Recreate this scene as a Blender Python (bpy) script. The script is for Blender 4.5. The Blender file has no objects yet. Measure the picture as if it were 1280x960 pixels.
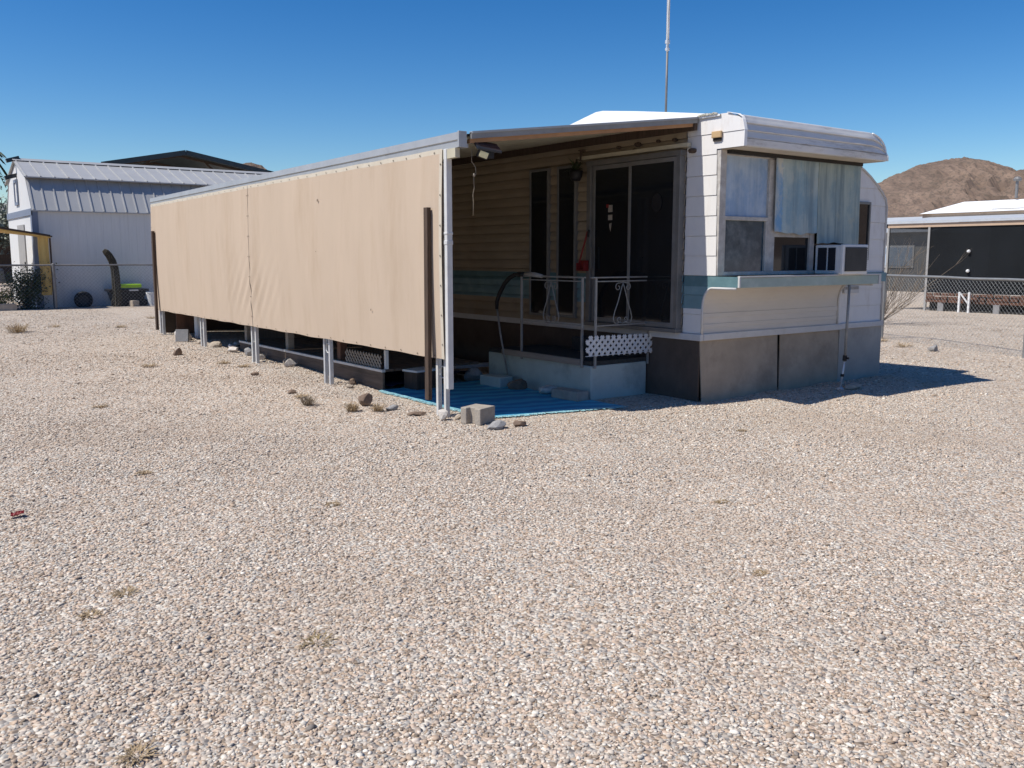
import bpy, bmesh, math, random
import numpy as np
from mathutils import Vector, noise as mnoise
R = math.radians
SC = bpy.context.scene
COL = SC.collection
rng = random.Random(7)

# ------------------------------------------------------------------ camera, light, exposure
cam_d = bpy.data.cameras.new("camera"); cam = bpy.data.objects.new("camera", cam_d); COL.objects.link(cam)
cam.location = (0, 0, 1.5); cam.rotation_euler = (R(90 - 8.05), 0, R(-36.66))
cam_d.sensor_width = 36; cam_d.lens = 1131 / 1280 * 36; cam_d.clip_end = 6000; cam_d.clip_start = .05
SC.camera = cam
SUN_TRAVEL = Vector((0.67, -0.195, -1.0)).normalized()
W = bpy.data.worlds.new("World"); SC.world = W; W.use_nodes = True
nt = W.node_tree
sky = nt.nodes.new('ShaderNodeTexSky'); sky.sky_type = 'NISHITA'; sky.sun_disc = False
sky.sun_elevation = math.asin(-SUN_TRAVEL.z); sky.sun_rotation = math.atan2(-SUN_TRAVEL.x, -SUN_TRAVEL.y)
sky.air_density = 1.0; sky.dust_density = 0.3; sky.ozone_density = 3.0; sky.altitude = 300
bg = nt.nodes['Background']; bg.inputs[1].default_value = 0.115
mul = nt.nodes.new('ShaderNodeVectorMath'); mul.operation = 'SCALE'; mul.inputs['Scale'].default_value = .625
gam = nt.nodes.new('ShaderNodeGamma'); gam.inputs[1].default_value = 1.3
hs = nt.nodes.new('ShaderNodeHueSaturation'); hs.inputs['Saturation'].default_value = 1.26; hs.inputs['Hue'].default_value = .5035
nt.links.new(sky.outputs[0], mul.inputs[0]); nt.links.new(mul.outputs[0], gam.inputs[0]); nt.links.new(gam.outputs[0], hs.inputs['Color']); nt.links.new(hs.outputs[0], bg.inputs[0])
sun_d = bpy.data.lights.new("sun", 'SUN'); sun_d.energy = 4.8; sun_d.angle = R(.53); sun_d.color = (1, .955, .89)
sun = bpy.data.objects.new("sun", sun_d); COL.objects.link(sun)
sun.rotation_euler = SUN_TRAVEL.to_track_quat('-Z', 'Y').to_euler()
SC.view_settings.view_transform = 'Standard'; SC.view_settings.look = 'None'
SC.view_settings.exposure = 0.13; SC.view_settings.gamma = 1; SC.view_settings.use_curve_mapping = False

# ------------------------------------------------------------------ helpers
class MB:
    def __init__(s): s.v = []; s.f = []; s.m = []
    def add(s, vs, fs, mi=0):
        b = len(s.v); s.v += [tuple(map(float, p)) for p in vs]
        for f in fs: s.f.append([i + b for i in f]); s.m.append(mi)
        return s
    def box(s, x0, x1, y0, y1, z0, z1, mi=0):
        return s.add([(x, y, z) for z in (z0, z1) for y in (y0, y1) for x in (x0, x1)],
                     [(0, 2, 3, 1), (4, 5, 7, 6), (0, 1, 5, 4), (2, 6, 7, 3), (0, 4, 6, 2), (1, 3, 7, 5)], mi)
    def rbox(s, c, size, rz=0, tilt=(0, 0), mi=0):
        from mathutils import Euler
        E_ = Euler((tilt[0], tilt[1], rz)); c = Vector(c)
        vs = [c + E_.to_matrix() @ Vector((size[0] * x, size[1] * y, size[2] * z)) for z in (-.5, .5) for y in (-.5, .5) for x in (-.5, .5)]
        return s.add(vs, [(0, 2, 3, 1), (4, 5, 7, 6), (0, 1, 5, 4), (2, 6, 7, 3), (0, 4, 6, 2), (1, 3, 7, 5)], mi)
    def bar(s, p, q, w, d, mi=0, up=(0, 0, 1)):
        p = Vector(p); q = Vector(q); t = (q - p).normalized(); u = Vector(up)
        if abs(t.dot(u)) > .95: u = Vector((0, 1, 0))
        a = t.cross(u).normalized() * w / 2; b = a.cross(t).normalized() * d / 2
        vs = [e + i * a + j * b for e in (p, q) for j in (-1, 1) for i in (-1, 1)]
        return s.add(vs, [(0, 2, 3, 1), (4, 5, 7, 6), (0, 1, 5, 4), (2, 6, 7, 3), (0, 4, 6, 2), (1, 3, 7, 5)], mi)
    def tube(s, pts, r, n=8, mi=0, cap=True):
        pts = [Vector(p) for p in pts]; rr = r if isinstance(r, (list, tuple)) else [r] * len(pts)
        rings = []; prev = None
        for i, p in enumerate(pts):
            t = (pts[min(i + 1, len(pts) - 1)] - pts[max(i - 1, 0)]).normalized()
            u = prev if prev is not None else (Vector((0, 0, 1)) if abs(t.z) < .9 else Vector((1, 0, 0)))
            a = (u - t * u.dot(t))
            if a.length < 1e-5: a = t.orthogonal()
            a.normalize(); b = t.cross(a); prev = a
            rings.append([p + (a * math.cos(2 * math.pi * k / n) + b * math.sin(2 * math.pi * k / n)) * rr[i] for k in range(n)])
        vs = [v for g in rings for v in g]; fs = []
        for i in range(len(rings) - 1):
            for k in range(n): fs.append((i * n + k, i * n + (k + 1) % n, (i + 1) * n + (k + 1) % n, (i + 1) * n + k))
        if cap: fs += [tuple(range(n))[::-1], tuple(range((len(rings) - 1) * n, len(rings) * n))]
        return s.add(vs, fs, mi)
    def cyl(s, p, q, r, r2=None, n=12, mi=0): return s.tube([p, q], [r, r if r2 is None else r2], n, mi)
    def prism(s, poly, d0, d1, axis='y', mi=0):
        f = {'y': lambda a, b, d: (a, d, b), 'x': lambda a, b, d: (d, a, b), 'z': lambda a, b, d: (a, b, d)}[axis]
        n = len(poly); vs = [f(a, b, d0) for a, b in poly] + [f(a, b, d1) for a, b in poly]
        return s.add(vs, [tuple(range(n)), tuple(range(n, 2 * n))[::-1]] + [(i, i + n, (i + 1) % n + n, (i + 1) % n) for i in range(n)], mi)
    def grid(s, fn, nu, nv, mi=0):
        vs = [fn(i / nu, j / nv) for j in range(nv + 1) for i in range(nu + 1)]
        w = nu + 1
        mf = mi if callable(mi) else (lambda i, j: mi)
        b = len(s.v); s.v += [tuple(map(float, p)) for p in vs]
        for j in range(nv):
            for i in range(nu):
                s.f.append([b + j * w + i, b + j * w + i + 1, b + (j + 1) * w + i + 1, b + (j + 1) * w + i]); s.m.append(mf(i, j))
        return s
    def lathe(s, c, prof, n=16, mi=0):
        c = Vector(c); vs = []; fs = []
        for r, z in prof: vs += [c + Vector((r * math.cos(2 * math.pi * k / n), r * math.sin(2 * math.pi * k / n), z)) for k in range(n)]
        for i in range(len(prof) - 1):
            for k in range(n): fs.append((i * n + k, i * n + (k + 1) % n, (i + 1) * n + (k + 1) % n, (i + 1) * n + k))
        fs += [tuple(range(n))[::-1], tuple(range((len(prof) - 1) * n, len(prof) * n))]
        return s.add(vs, fs, mi)

ORG = {}
def thing(name, label, cat, loc=(0, 0, 0), group=None):
    o = bpy.data.objects.new(name, None); COL.objects.link(o); o.location = loc; o.empty_display_size = .2
    o['label'] = label; o['category'] = cat
    if group: o['group'] = group
    ORG[o.name] = Vector(loc); return o
def obj(name, mb, mats, parent=None, loc=(0, 0, 0), smooth=False, bevel=0, fix=True, solid=0, label=None):
    L = ORG[parent.name] if parent else Vector(loc)
    me = bpy.data.meshes.new(name)
    me.from_pydata([(a - L.x, b - L.y, c - L.z) for a, b, c in mb.v], [], mb.f)
    for m in (mats if isinstance(mats, (list, tuple)) else [mats]): me.materials.append(m)
    me.polygons.foreach_set('material_index', mb.m)
    if fix:
        bm = bmesh.new(); bm.from_mesh(me); bmesh.ops.recalc_face_normals(bm, faces=bm.faces); bm.to_mesh(me); bm.free()
    if smooth: me.polygons.foreach_set('use_smooth', [True] * len(me.polygons))
    o = bpy.data.objects.new(name, me); COL.objects.link(o)
    if parent: o.parent = parent
    else: o.location = L
    ORG[o.name] = L
    if solid: md = o.modifiers.new('thickness', 'SOLIDIFY'); md.thickness = solid; md.offset = 0
    if bevel:
        md = o.modifiers.new('bevel', 'BEVEL'); md.width = bevel; md.segments = 2; md.limit_method = 'ANGLE'; md.angle_limit = R(40)
    if label: o['label'] = label
    return o
def solo(name, mb, mats, label, cat, loc, group=None, kind=None, **k):
    o = obj(name, mb, mats, None, loc, **k); o['label'] = label; o['category'] = cat
    if group: o['group'] = group
    if kind: o['kind'] = kind
    return o

def nd(t, typ, **k):
    n = t.nodes.new(typ)
    for a, b in k.items(): setattr(n, a, b)
    return n
def M(name, col, rough=.7, metal=0., var=.12, scale=5., bump=0., bscale=60., dirt=None, damt=.6, dscale=2.5, stretch=(1, 1, 1), spec=.4, dlo=.52, dhi=.7, trans=0.):
    m = bpy.data.materials.new(name); m.use_nodes = True; t = m.node_tree; L = t.links.new
    p = t.nodes['Principled BSDF']; p.inputs['Roughness'].default_value = rough; p.inputs['Metallic'].default_value = metal
    p.inputs['Specular IOR Level'].default_value = spec
    tc = nd(t, 'ShaderNodeTexCoord'); mp = nd(t, 'ShaderNodeMapping'); mp.inputs['Scale'].default_value = stretch
    L(tc.outputs['Object'], mp.inputs[0])
    n1 = nd(t, 'ShaderNodeTexNoise'); n1.inputs['Scale'].default_value = scale; n1.inputs['Detail'].default_value = 6; n1.inputs['Roughness'].default_value = .65
    L(mp.outputs[0], n1.inputs[0])
    r1 = nd(t, 'ShaderNodeMapRange'); r1.inputs[1].default_value = .3; r1.inputs[2].default_value = .7; L(n1.outputs[0], r1.inputs[0])
    mx = nd(t, 'ShaderNodeMix', data_type='RGBA'); L(r1.outputs[0], mx.inputs[0])
    mx.inputs[6].default_value = (*[c * (1 - var) for c in col], 1); mx.inputs[7].default_value = (*[min(1, c * (1 + var)) for c in col], 1)
    out = mx.outputs[2]
    if dirt:
        n2 = nd(t, 'ShaderNodeTexNoise'); n2.inputs['Scale'].default_value = dscale; n2.inputs['Detail'].default_value = 8; n2.inputs['Roughness'].default_value = .7
        L(mp.outputs[0], n2.inputs[0])
        r2 = nd(t, 'ShaderNodeMapRange'); r2.inputs[1].default_value = dlo; r2.inputs[2].default_value = dhi; r2.inputs[4].default_value = damt; L(n2.outputs[0], r2.inputs[0])
        m2 = nd(t, 'ShaderNodeMix', data_type='RGBA'); L(r2.outputs[0], m2.inputs[0]); L(out, m2.inputs[6]); m2.inputs[7].default_value = (*dirt, 1)
        out = m2.outputs[2]
    L(out, p.inputs['Base Color'])
    if bump:
        n3 = nd(t, 'ShaderNodeTexNoise'); n3.inputs['Scale'].default_value = bscale; n3.inputs['Detail'].default_value = 4; L(mp.outputs[0], n3.inputs[0])
        b = nd(t, 'ShaderNodeBump'); b.inputs['Strength'].default_value = bump; b.inputs['Distance'].default_value = .01; L(n3.outputs[0], b.inputs['Height']); L(b.outputs[0], p.inputs['Normal'])
    if trans:
        ms = nd(t, 'ShaderNodeMixShader'); tr = nd(t, 'ShaderNodeBsdfTransparent'); ms.inputs[0].default_value = trans
        L(p.outputs[0], ms.inputs[1]); L(tr.outputs[0], ms.inputs[2]); L(ms.outputs[0], t.nodes['Material Output'].inputs[0])
    return m

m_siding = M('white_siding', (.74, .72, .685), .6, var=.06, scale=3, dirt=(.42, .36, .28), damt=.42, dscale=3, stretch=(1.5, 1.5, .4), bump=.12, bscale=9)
m_siding_patio = M('shade_brown_siding', (.34, .275, .195), .6, var=.12, scale=2, dirt=(.22, .15, .09), damt=.5, dscale=1.6, stretch=(1, .5, 1.2))  # patio copy of the siding, awning shade put into its brown
m_teal_d = M('dark_teal_paint', (.10, .19, .21), .6, var=.15, dirt=(.3, .34, .33), damt=.25)
m_teal_m = M('mid_teal_paint', (.17, .28, .31), .6, var=.12, dirt=(.32, .36, .35), damt=.25)
m_sill = M('faded_teal_paint', (.34, .42, .385), .6, var=.1, dirt=(.55, .57, .53), damt=.5, stretch=(1, 1, 1.5))
m_visor = M('weathered_white_metal', (.70, .69, .66), .5, var=.08, scale=2.5, dirt=(.27, .235, .20), damt=.75, dscale=2.2, stretch=(.6, 1, 3.2), bump=.05, bscale=10)
m_vsoffit = M('bounce_tan_soffit', (.62, .54, .42), .6, var=.1, dirt=(.35, .28, .2), damt=.5)  # warm ground bounce tinted into the visor soffit colour
m_roof_white = M('white_roof_coating', (.84, .84, .82), .6, var=.04, scale=3, dirt=(.6, .57, .52), damt=.35)
m_panel = M('lower_front_siding', (.62, .58, .52), .6, var=.05, dirt=(.4, .34, .27), damt=.35, stretch=(.5, 1, 2))
m_trim = M('grey_white_trim', (.58, .57, .55), .5, var=.1, dirt=(.3, .27, .23), damt=.5)
m_skirt_brown = M('brown_skirt_board', (.39, .32, .24), .85, var=.18, scale=2, dirt=(.2, .16, .12), damt=.6, dscale=1.5, bump=.15, bscale=40)
m_skirt_grey = M('grey_skirt_board', (.40, .375, .33), .85, var=.15, scale=2, dirt=(.20, .18, .16), damt=.5, dscale=1.5, bump=.15, bscale=40)
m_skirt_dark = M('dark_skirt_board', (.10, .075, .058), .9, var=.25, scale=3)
m_alu = M('dull_aluminium', (.19, .185, .175), .45, .35, var=.12, scale=8, dirt=(.3, .27, .23), damt=.4)
m_frame_old = M('weathered_window_frame', (.46, .43, .39), .7, var=.2, scale=12, dirt=(.68, .68, .64), damt=.6, dscale=9, bump=.2, bscale=60)
m_alu_dark = M('dark_aluminium', (.22, .215, .205), .5, .3, var=.15)
m_glass = M('dark_window_glass', (.012, .014, .016), .05, var=.3, scale=2, spec=.5)
m_glass_blue = M('blue_tinted_glass', (.035, .065, .085), .08, var=.3, scale=2, spec=.6, dirt=(.22, .26, .28), damt=.75, dscale=1.6)
m_film = None
def stained_sheet(name, c1, c2, rust, rim, streak=1.0):
    m = bpy.data.materials.new(name); m.use_nodes = True; t = m.node_tree; L = t.links.new; p = t.nodes['Principled BSDF']; p.inputs['Roughness'].default_value = .6
    tc = nd(t, 'ShaderNodeTexCoord')
    def noi(sc, st, det=8, off=0):
        mp = nd(t, 'ShaderNodeMapping'); mp.inputs['Scale'].default_value = st; mp.inputs['Location'].default_value = (off, off, off); L(tc.outputs['Object'], mp.inputs[0])
        n = nd(t, 'ShaderNodeTexNoise'); n.inputs['Scale'].default_value = sc; n.inputs['Detail'].default_value = det; n.inputs['Roughness'].default_value = .68; L(mp.outputs[0], n.inputs[0]); return n.outputs[0]
    def mr(v, a, b, c=0., d=1.):
        r = nd(t, 'ShaderNodeMapRange'); r.inputs[1].default_value = a; r.inputs[2].default_value = b; r.inputs[3].default_value = c; r.inputs[4].default_value = d; L(v, r.inputs[0]); return r.outputs[0]
    def mix(f, a, b):
        x = nd(t, 'ShaderNodeMix', data_type='RGBA'); L(f, x.inputs[0])
        for s_, v in ((6, a), (7, b)):
            if isinstance(v, tuple): x.inputs[s_].default_value = (*v, 1)
            else: L(v, x.inputs[s_])
        return x.outputs[2]
    base = mix(mr(noi(3.2, (1, 1, .7)), .42, .58), c1, c2)
    base = mix(mr(noi(3.4, (2.0, 1, .13), 5, 3), .47, .66, 0, .7 * streak), base, tuple(v * .5 for v in c1))
    base = mix(mr(noi(3.0, (2.6, 1, .10), 4, 23), .54, .68, 0, .5 * streak), base, tuple(min(1, v * 1.35) for v in c2))
    base = mix(mr(noi(7, (1, 1, 1), 10, 7), .58, .72, 0, .6), base, rust)
    sp = nd(t, 'ShaderNodeSeparateXYZ'); L(tc.outputs['Generated'], sp.inputs[0])
    def edge(o):
        a = nd(t, 'ShaderNodeMath', operation='SUBTRACT'); L(o, a.inputs[0]); a.inputs[1].default_value = .5
        b = nd(t, 'ShaderNodeMath', operation='ABSOLUTE'); L(a.outputs[0], b.inputs[0]); return b.outputs[0]
    mxx = nd(t, 'ShaderNodeMath', operation='MAXIMUM'); L(edge(sp.outputs[0]), mxx.inputs[0]); L(edge(sp.outputs[2]), mxx.inputs[1])
    ad = nd(t, 'ShaderNodeMath', operation='MULTIPLY_ADD'); L(noi(9, (1, 1, 1), 8, 11), ad.inputs[0]); ad.inputs[1].default_value = .22; L(mxx.outputs[0], ad.inputs[2])
    base = mix(mr(ad.outputs[0], .575, .625, 0, rim), base, rust)
    L(base, p.inputs['Base Color']); return m
m_cover = stained_sheet('sun_bleached_cover_sheet', (.235, .36, .42), (.40, .475, .46), (.46, .44, .35), .35)
m_peel = stained_sheet('peeling_blue_white_edge', (.16, .33, .52), (.55, .56, .50), (.50, .46, .36), .5)
m_cover_g = stained_sheet('greenish_cover_sheet', (.25, .34, .35), (.37, .43, .385), (.40, .40, .30), .3)
m_film = stained_sheet('silver_blue_window_film', (.28, .40, .56), (.44, .53, .62), (.56, .59, .61), .4, .45)
m_cover_edge = M('peeling_cover_edge', (.52, .50, .42), .85, var=.3, scale=30, bump=.4)
m_fabric = M('tan_shade_fabric', (.505, .40, .298), .9, var=.045, scale=1.1, stretch=(1, 1.5, .3), dirt=(.36, .26, .17), damt=.5, dscale=1.5, dlo=.50, dhi=.80, spec=.15)
m_hem = M('cream_screen_hem', (.56, .50, .40), .9, var=.07, scale=8, dirt=(.5, .42, .3), damt=.4, spec=.15)
m_grommet = M('dark_brass_grommet', (.10, .07, .045), .5, .5)
m_galv = M('galvanised_steel', (.62, .63, .63), .45, .45, var=.12, scale=10, dirt=(.42, .4, .37), damt=.35)
m_white_post = M('white_enamel_post', (.60, .595, .57), .4, var=.08, scale=9, dirt=(.4, .37, .33), damt=.35)
m_gutter = M('silver_grey_gutter', (.42, .425, .42), .45, .3, var=.1, scale=4, dirt=(.33, .32, .30), damt=.4)
m_fascia = M('dull_grey_fascia', (.27, .27, .265), .5, .2, var=.12, scale=4, dirt=(.2, .17, .13), damt=.5)
m_fascia_strip = M('orange_brown_strip', (.40, .22, .11), .8, var=.2, scale=5)
m_soffit = M('olive_awning_underside', (.50, .46, .34), .7, var=.12, scale=3, dirt=(.25, .19, .12), damt=.4)
m_awn_top = M('awning_roof_metal', (.55, .55, .54), .5, .2, var=.1)
m_wood_dark = M('dark_weathered_wood', (.075, .05, .035), .85, var=.35, scale=6, stretch=(6, 6, .6), bump=.3, bscale=30)
m_wood_deck = M('grey_brown_deck_wood', (.13, .095, .07), .85, var=.35, scale=5, stretch=(6, .5, 6), bump=.2, bscale=30)
m_ply = M('red_brown_plywood', (.16, .085, .055), .85, var=.3, scale=4, stretch=(3, 3, .6))
m_ltblue = M('pale_blue_painted_block', (.47, .53, .49), .8, var=.1, scale=4, dirt=(.22, .24, .22), damt=.5, dscale=3, bump=.2, bscale=50)
m_carpet = M('dark_outdoor_carpet', (.05, .052, .05), .95, var=.3, scale=30, bump=.3, bscale=120)
m_board = M('grey_tan_tread_board', (.30, .27, .23), .8, var=.2, stretch=(1, .4, 5))
m_rail = M('grey_painted_iron', (.29, .29, .275), .5, .15, var=.15, scale=20, dirt=(.2, .13, .08), damt=.5, dscale=9)
m_black = M('black_rubber', (.016, .016, .016), .6, var=.2)
m_greyfoam = M('grey_foam_sleeve', (.36, .35, .33), .9, var=.15, scale=20)
m_white_pl = M('white_plastic', (.72, .72, .70), .45, var=.06, dirt=(.45, .42, .36), damt=.35)
m_mat = None
m_navy = M('navy_tarp', (.012, .022, .075), .7, var=.3, scale=3, bump=.3, bscale=10)
m_conc = M('concrete', (.36, .315, .26), .9, var=.18, scale=8, bump=.4, bscale=60)
m_conc_d = M('dark_concrete', (.24, .235, .23), .9, var=.2, scale=8, bump=.4, bscale=60)
m_rock_t = M('tan_rock', (.42, .35, .27), .9, var=.25, scale=14, bump=.5, bscale=40)
m_rock_w = M('pale_rock', (.58, .53, .47), .9, var=.2, scale=14, bump=.5, bscale=40)
m_rock_g = M('grey_rock', (.30, .29, .28), .9, var=.25, scale=14, bump=.5, bscale=40)
m_rock_b = M('brown_rock', (.20, .14, .10), .9, var=.3, scale=14, bump=.5, bscale=40)
m_weed = M('dry_weed', (.36, .265, .155), .9, var=.3, scale=30)
m_red = M('red_plastic', (.22, .02, .018), .5, var=.15)
m_shedwall = M('white_shed_siding', (.66, .655, .63), .65, var=.05, scale=3, dirt=(.5, .48, .45), damt=.25, stretch=(6, 6, .4))
m_shedtrim = M('slate_blue_trim', (.20, .23, .29), .6, var=.1)
m_shedroof = M('pale_ribbed_metal', (.43, .43, .42), .45, .2, var=.06, scale=2, dirt=(.4, .38, .35), damt=.3)
m_steel_dark = M('dark_green_steel', (.045, .06, .065), .5, .3, var=.2)
m_yellow = M('yellow_awning_cloth', (.62, .43, .15), .85, var=.1, scale=4, stretch=(4, 4, .5), dirt=(.45, .3, .1), damt=.4)
m_cactus = M('cactus_skin', (.045, .04, .028), .85, var=.35, scale=12, stretch=(6, 6, 1), dirt=(.22, .17, .10), damt=.5, dscale=6, bump=.5, bscale=40)
m_leaf = M('dark_leaves', (.045, .065, .025), .6, var=.5, scale=9)
m_leaf_y = M('yellow_green_leaves', (.20, .20, .05), .7, var=.4, scale=9)
m_leaf_p = M('pale_tree_leaves', (.17, .19, .15), .7, var=.4, scale=.7)
m_bark = M('bark', (.15, .11, .08), .9, var=.3, scale=12, bump=.5, bscale=30)
m_twig = M('bare_grey_twigs', (.20, .155, .11), .9, var=.25, scale=10)
m_tyre = M('tyre_rubber', (.022, .022, .022), .8, var=.2)
m_lime = M('lime_plastic', (.30, .52, .02), .4, var=.08)
m_blackpl = M('black_plastic', (.013, .013, .015), .5, var=.25)
m_wire = M('galvanised_wire', (.27, .275, .27), .5, .4, var=.15)
m_fence_dark = M('old_fence_pipe', (.20, .195, .19), .6, .3, var=.2)
m_nb_screen = M('black_sun_screen', (.010, .012, .014), .75, var=.3, scale=.8, trans=.12, spec=.2)
m_nb_screen_thin = M('thin_black_sun_screen', (.02, .023, .025), .75, var=.3, trans=.40)
m_nb_fascia = M('tan_fascia', (.50, .36, .25), .7, var=.08)
m_nb_grey = M('grey_house_siding', (.34, .33, .31), .7, var=.08)
m_nb_roof = M('light_grey_patio_roof', (.52, .54, .55), .55, .2, var=.08)
m_brick = M('rusty_brick', (.11, .05, .03), .9, var=.45, scale=18, bump=.5, bscale=30)
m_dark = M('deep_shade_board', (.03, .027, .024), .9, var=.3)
m_amber = M('amber_lens', (.55, .38, .20), .4, var=.08)
m_lens = M('led_lens', (.72, .68, .42), .3, var=.1, scale=40)
m_solar = M('solar_cell', (.02, .025, .035), .15, var=.2)
m_cord = M('pale_cord', (.45, .38, .28), .9, var=.15)
m_acgrille = M('dark_grey_grille', (.06, .058, .055), .7, var=.2)
m_car = M('dark_grey_car_paint', (.10, .105, .11), .3, .3, var=.1)

# ------------------------------------------------------------------ ground
def gz(x, y):
    x = np.asarray(x, float); y = np.asarray(y, float)
    s = np.clip((y - 8.0) / 12.0, 0, 1); far = np.clip(1 - (x - 8) / 4, 0, 1)
    z = .22 * (s * s * (3 - 2 * s) * .45 + s * .55) * far
    fade = np.clip(1 - np.hypot(x - 5, y - 6) / 30, 0, 1)
    z = z + fade * (.010 * np.sin(1.7 * x + .6 * y + 1) + .009 * np.sin(-1.1 * x + 2.3 * y) + .006 * np.sin(3.9 * x + 2.9 * y + 2) + .005 * np.sin(5.1 * x - 4.3 * y))
    z = z + .028 * np.exp(-((y - 6.0) / .3) ** 2) * np.clip((x - 7.0) / 1.5, 0, 1) * np.clip((11.2 - x) / .8, 0, 1) * (1 + .55 * np.sin(7 * x) + .3 * np.sin(13 * x + 1))
    flat = np.clip(1 - np.maximum(np.abs(x - 5.6) - 1.1, 0) / .4, 0, 1) * np.clip(1 - np.maximum(np.abs(y - 7.7) - 1.4, 0) / .4, 0, 1)
    return z * (1 - flat) - .004 * flat
def G(x, y): return float(gz(x, y))

PAL = [(0.604, 0.513, 0.415), (0.55, 0.442, 0.347), (0.65, 0.594, 0.507), (0.477, 0.36, 0.261), (0.411, 0.359, 0.306), (0.587, 0.502, 0.413), (0.518, 0.393, 0.284), (0.69, 0.632, 0.539), (0.317, 0.247, 0.184), (0.597, 0.465, 0.36), (0.493, 0.451, 0.395), (0.626, 0.543, 0.444)]
def gravel_mat():
    m = bpy.data.materials.new('gravel_ground'); m.use_nodes = True; t = m.node_tree; L = t.links.new
    p = t.nodes['Principled BSDF']; p.inputs['Roughness'].default_value = .9; p.inputs['Specular IOR Level'].default_value = .2
    g = nd(t, 'ShaderNodeNewGeometry')
    v = nd(t, 'ShaderNodeTexVoronoi'); v.inputs['Scale'].default_value = 46; L(g.outputs['Position'], v.inputs['Vector'])
    sep = nd(t, 'ShaderNodeSeparateColor'); L(v.outputs['Color'], sep.inputs[0])
    cr = nd(t, 'ShaderNodeValToRGB'); cr.color_ramp.interpolation = 'CONSTANT'
    el = cr.color_ramp.elements
    while len(el) < len(PAL): el.new(.5)
    for i, c in enumerate(PAL): el[i].position = i / len(PAL); el[i].color = (*c, 1)
    L(sep.outputs[0], cr.inputs[0])
    mr = nd(t, 'ShaderNodeMapRange'); mr.inputs[1].default_value = .25; mr.inputs[2].default_value = .62; mr.inputs[3].default_value = 1; mr.inputs[4].default_value = .55
    L(v.outputs['Distance'], mr.inputs[0])
    n = nd(t, 'ShaderNodeTexNoise'); n.inputs['Scale'].default_value = .7; n.inputs['Detail'].default_value = 7; n.inputs['Roughness'].default_value = .65; L(g.outputs['Position'], n.inputs['Vector'])
    nr = nd(t, 'ShaderNodeMapRange'); nr.inputs[1].default_value = .52; nr.inputs[2].default_value = .78; nr.inputs[4].default_value = .55; L(n.outputs[0], nr.inputs[0])
    mx = nd(t, 'ShaderNodeMix', data_type='RGBA'); L(nr.outputs[0], mx.inputs[0]); L(cr.outputs[0], mx.inputs[6]); mx.inputs[7].default_value = (.40, .31, .23, 1)
    dk = nd(t, 'ShaderNodeVectorMath', operation='SCALE'); dk.inputs['Scale'].default_value = .90; L(mx.outputs[2], dk.inputs[0]); L(dk.outputs[0], p.inputs['Base Color'])
    b = nd(t, 'ShaderNodeBump'); b.inputs['Strength'].default_value = .9; b.inputs['Distance'].default_value = .02; b.invert = True
    L(v.outputs['Distance'], b.inputs['Height']); L(b.outputs[0], p.inputs['Normal'])
    return m
m_ground = gravel_mat()
def axis(a0, a1, step, far):
    mid = list(np.arange(a0, a1 + 1e-6, step)); lo = []; hi = []; d = step * 2
    x = a0
    while x > -far: x -= d; lo.append(x); d *= 1.35
    d = step * 2; x = a1
    while x < far: x += d; hi.append(x); d *= 1.35
    return np.array(lo[::-1] + mid + hi)
ax = axis(-3, 16, .12, 3000); ay = axis(1, 26, .12, 3000)
XX, YY = np.meshgrid(ax, ay); ZZ = gz(XX, YY)
nx, ny = len(ax), len(ay)
idx = np.arange(nx * ny).reshape(ny, nx)
quads = np.stack([idx[:-1, :-1], idx[:-1, 1:], idx[1:, 1:], idx[1:, :-1]], -1).reshape(-1, 4)
def fast_mesh(name, V, F, k):
    me = bpy.data.meshes.new(name)
    me.vertices.add(len(V)); me.vertices.foreach_set('co', V.astype(np.float32).ravel())
    me.loops.add(F.size); me.loops.foreach_set('vertex_index', F.astype(np.int32).ravel())
    me.polygons.add(len(F)); me.polygons.foreach_set('loop_start', np.arange(0, F.size, k, dtype=np.int32))
    me.update(calc_edges=True)
    return me
me = fast_mesh('ground', np.stack([XX, YY, ZZ], -1).reshape(-1, 3), quads, 4); me.materials.append(m_ground)
me.polygons.foreach_set('use_smooth', [True] * len(me.polygons))
ground = bpy.data.objects.new('ground', me); COL.objects.link(ground); ground['kind'] = 'structure'; ground['label'] = 'pale pinkish gravel yard'

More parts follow.
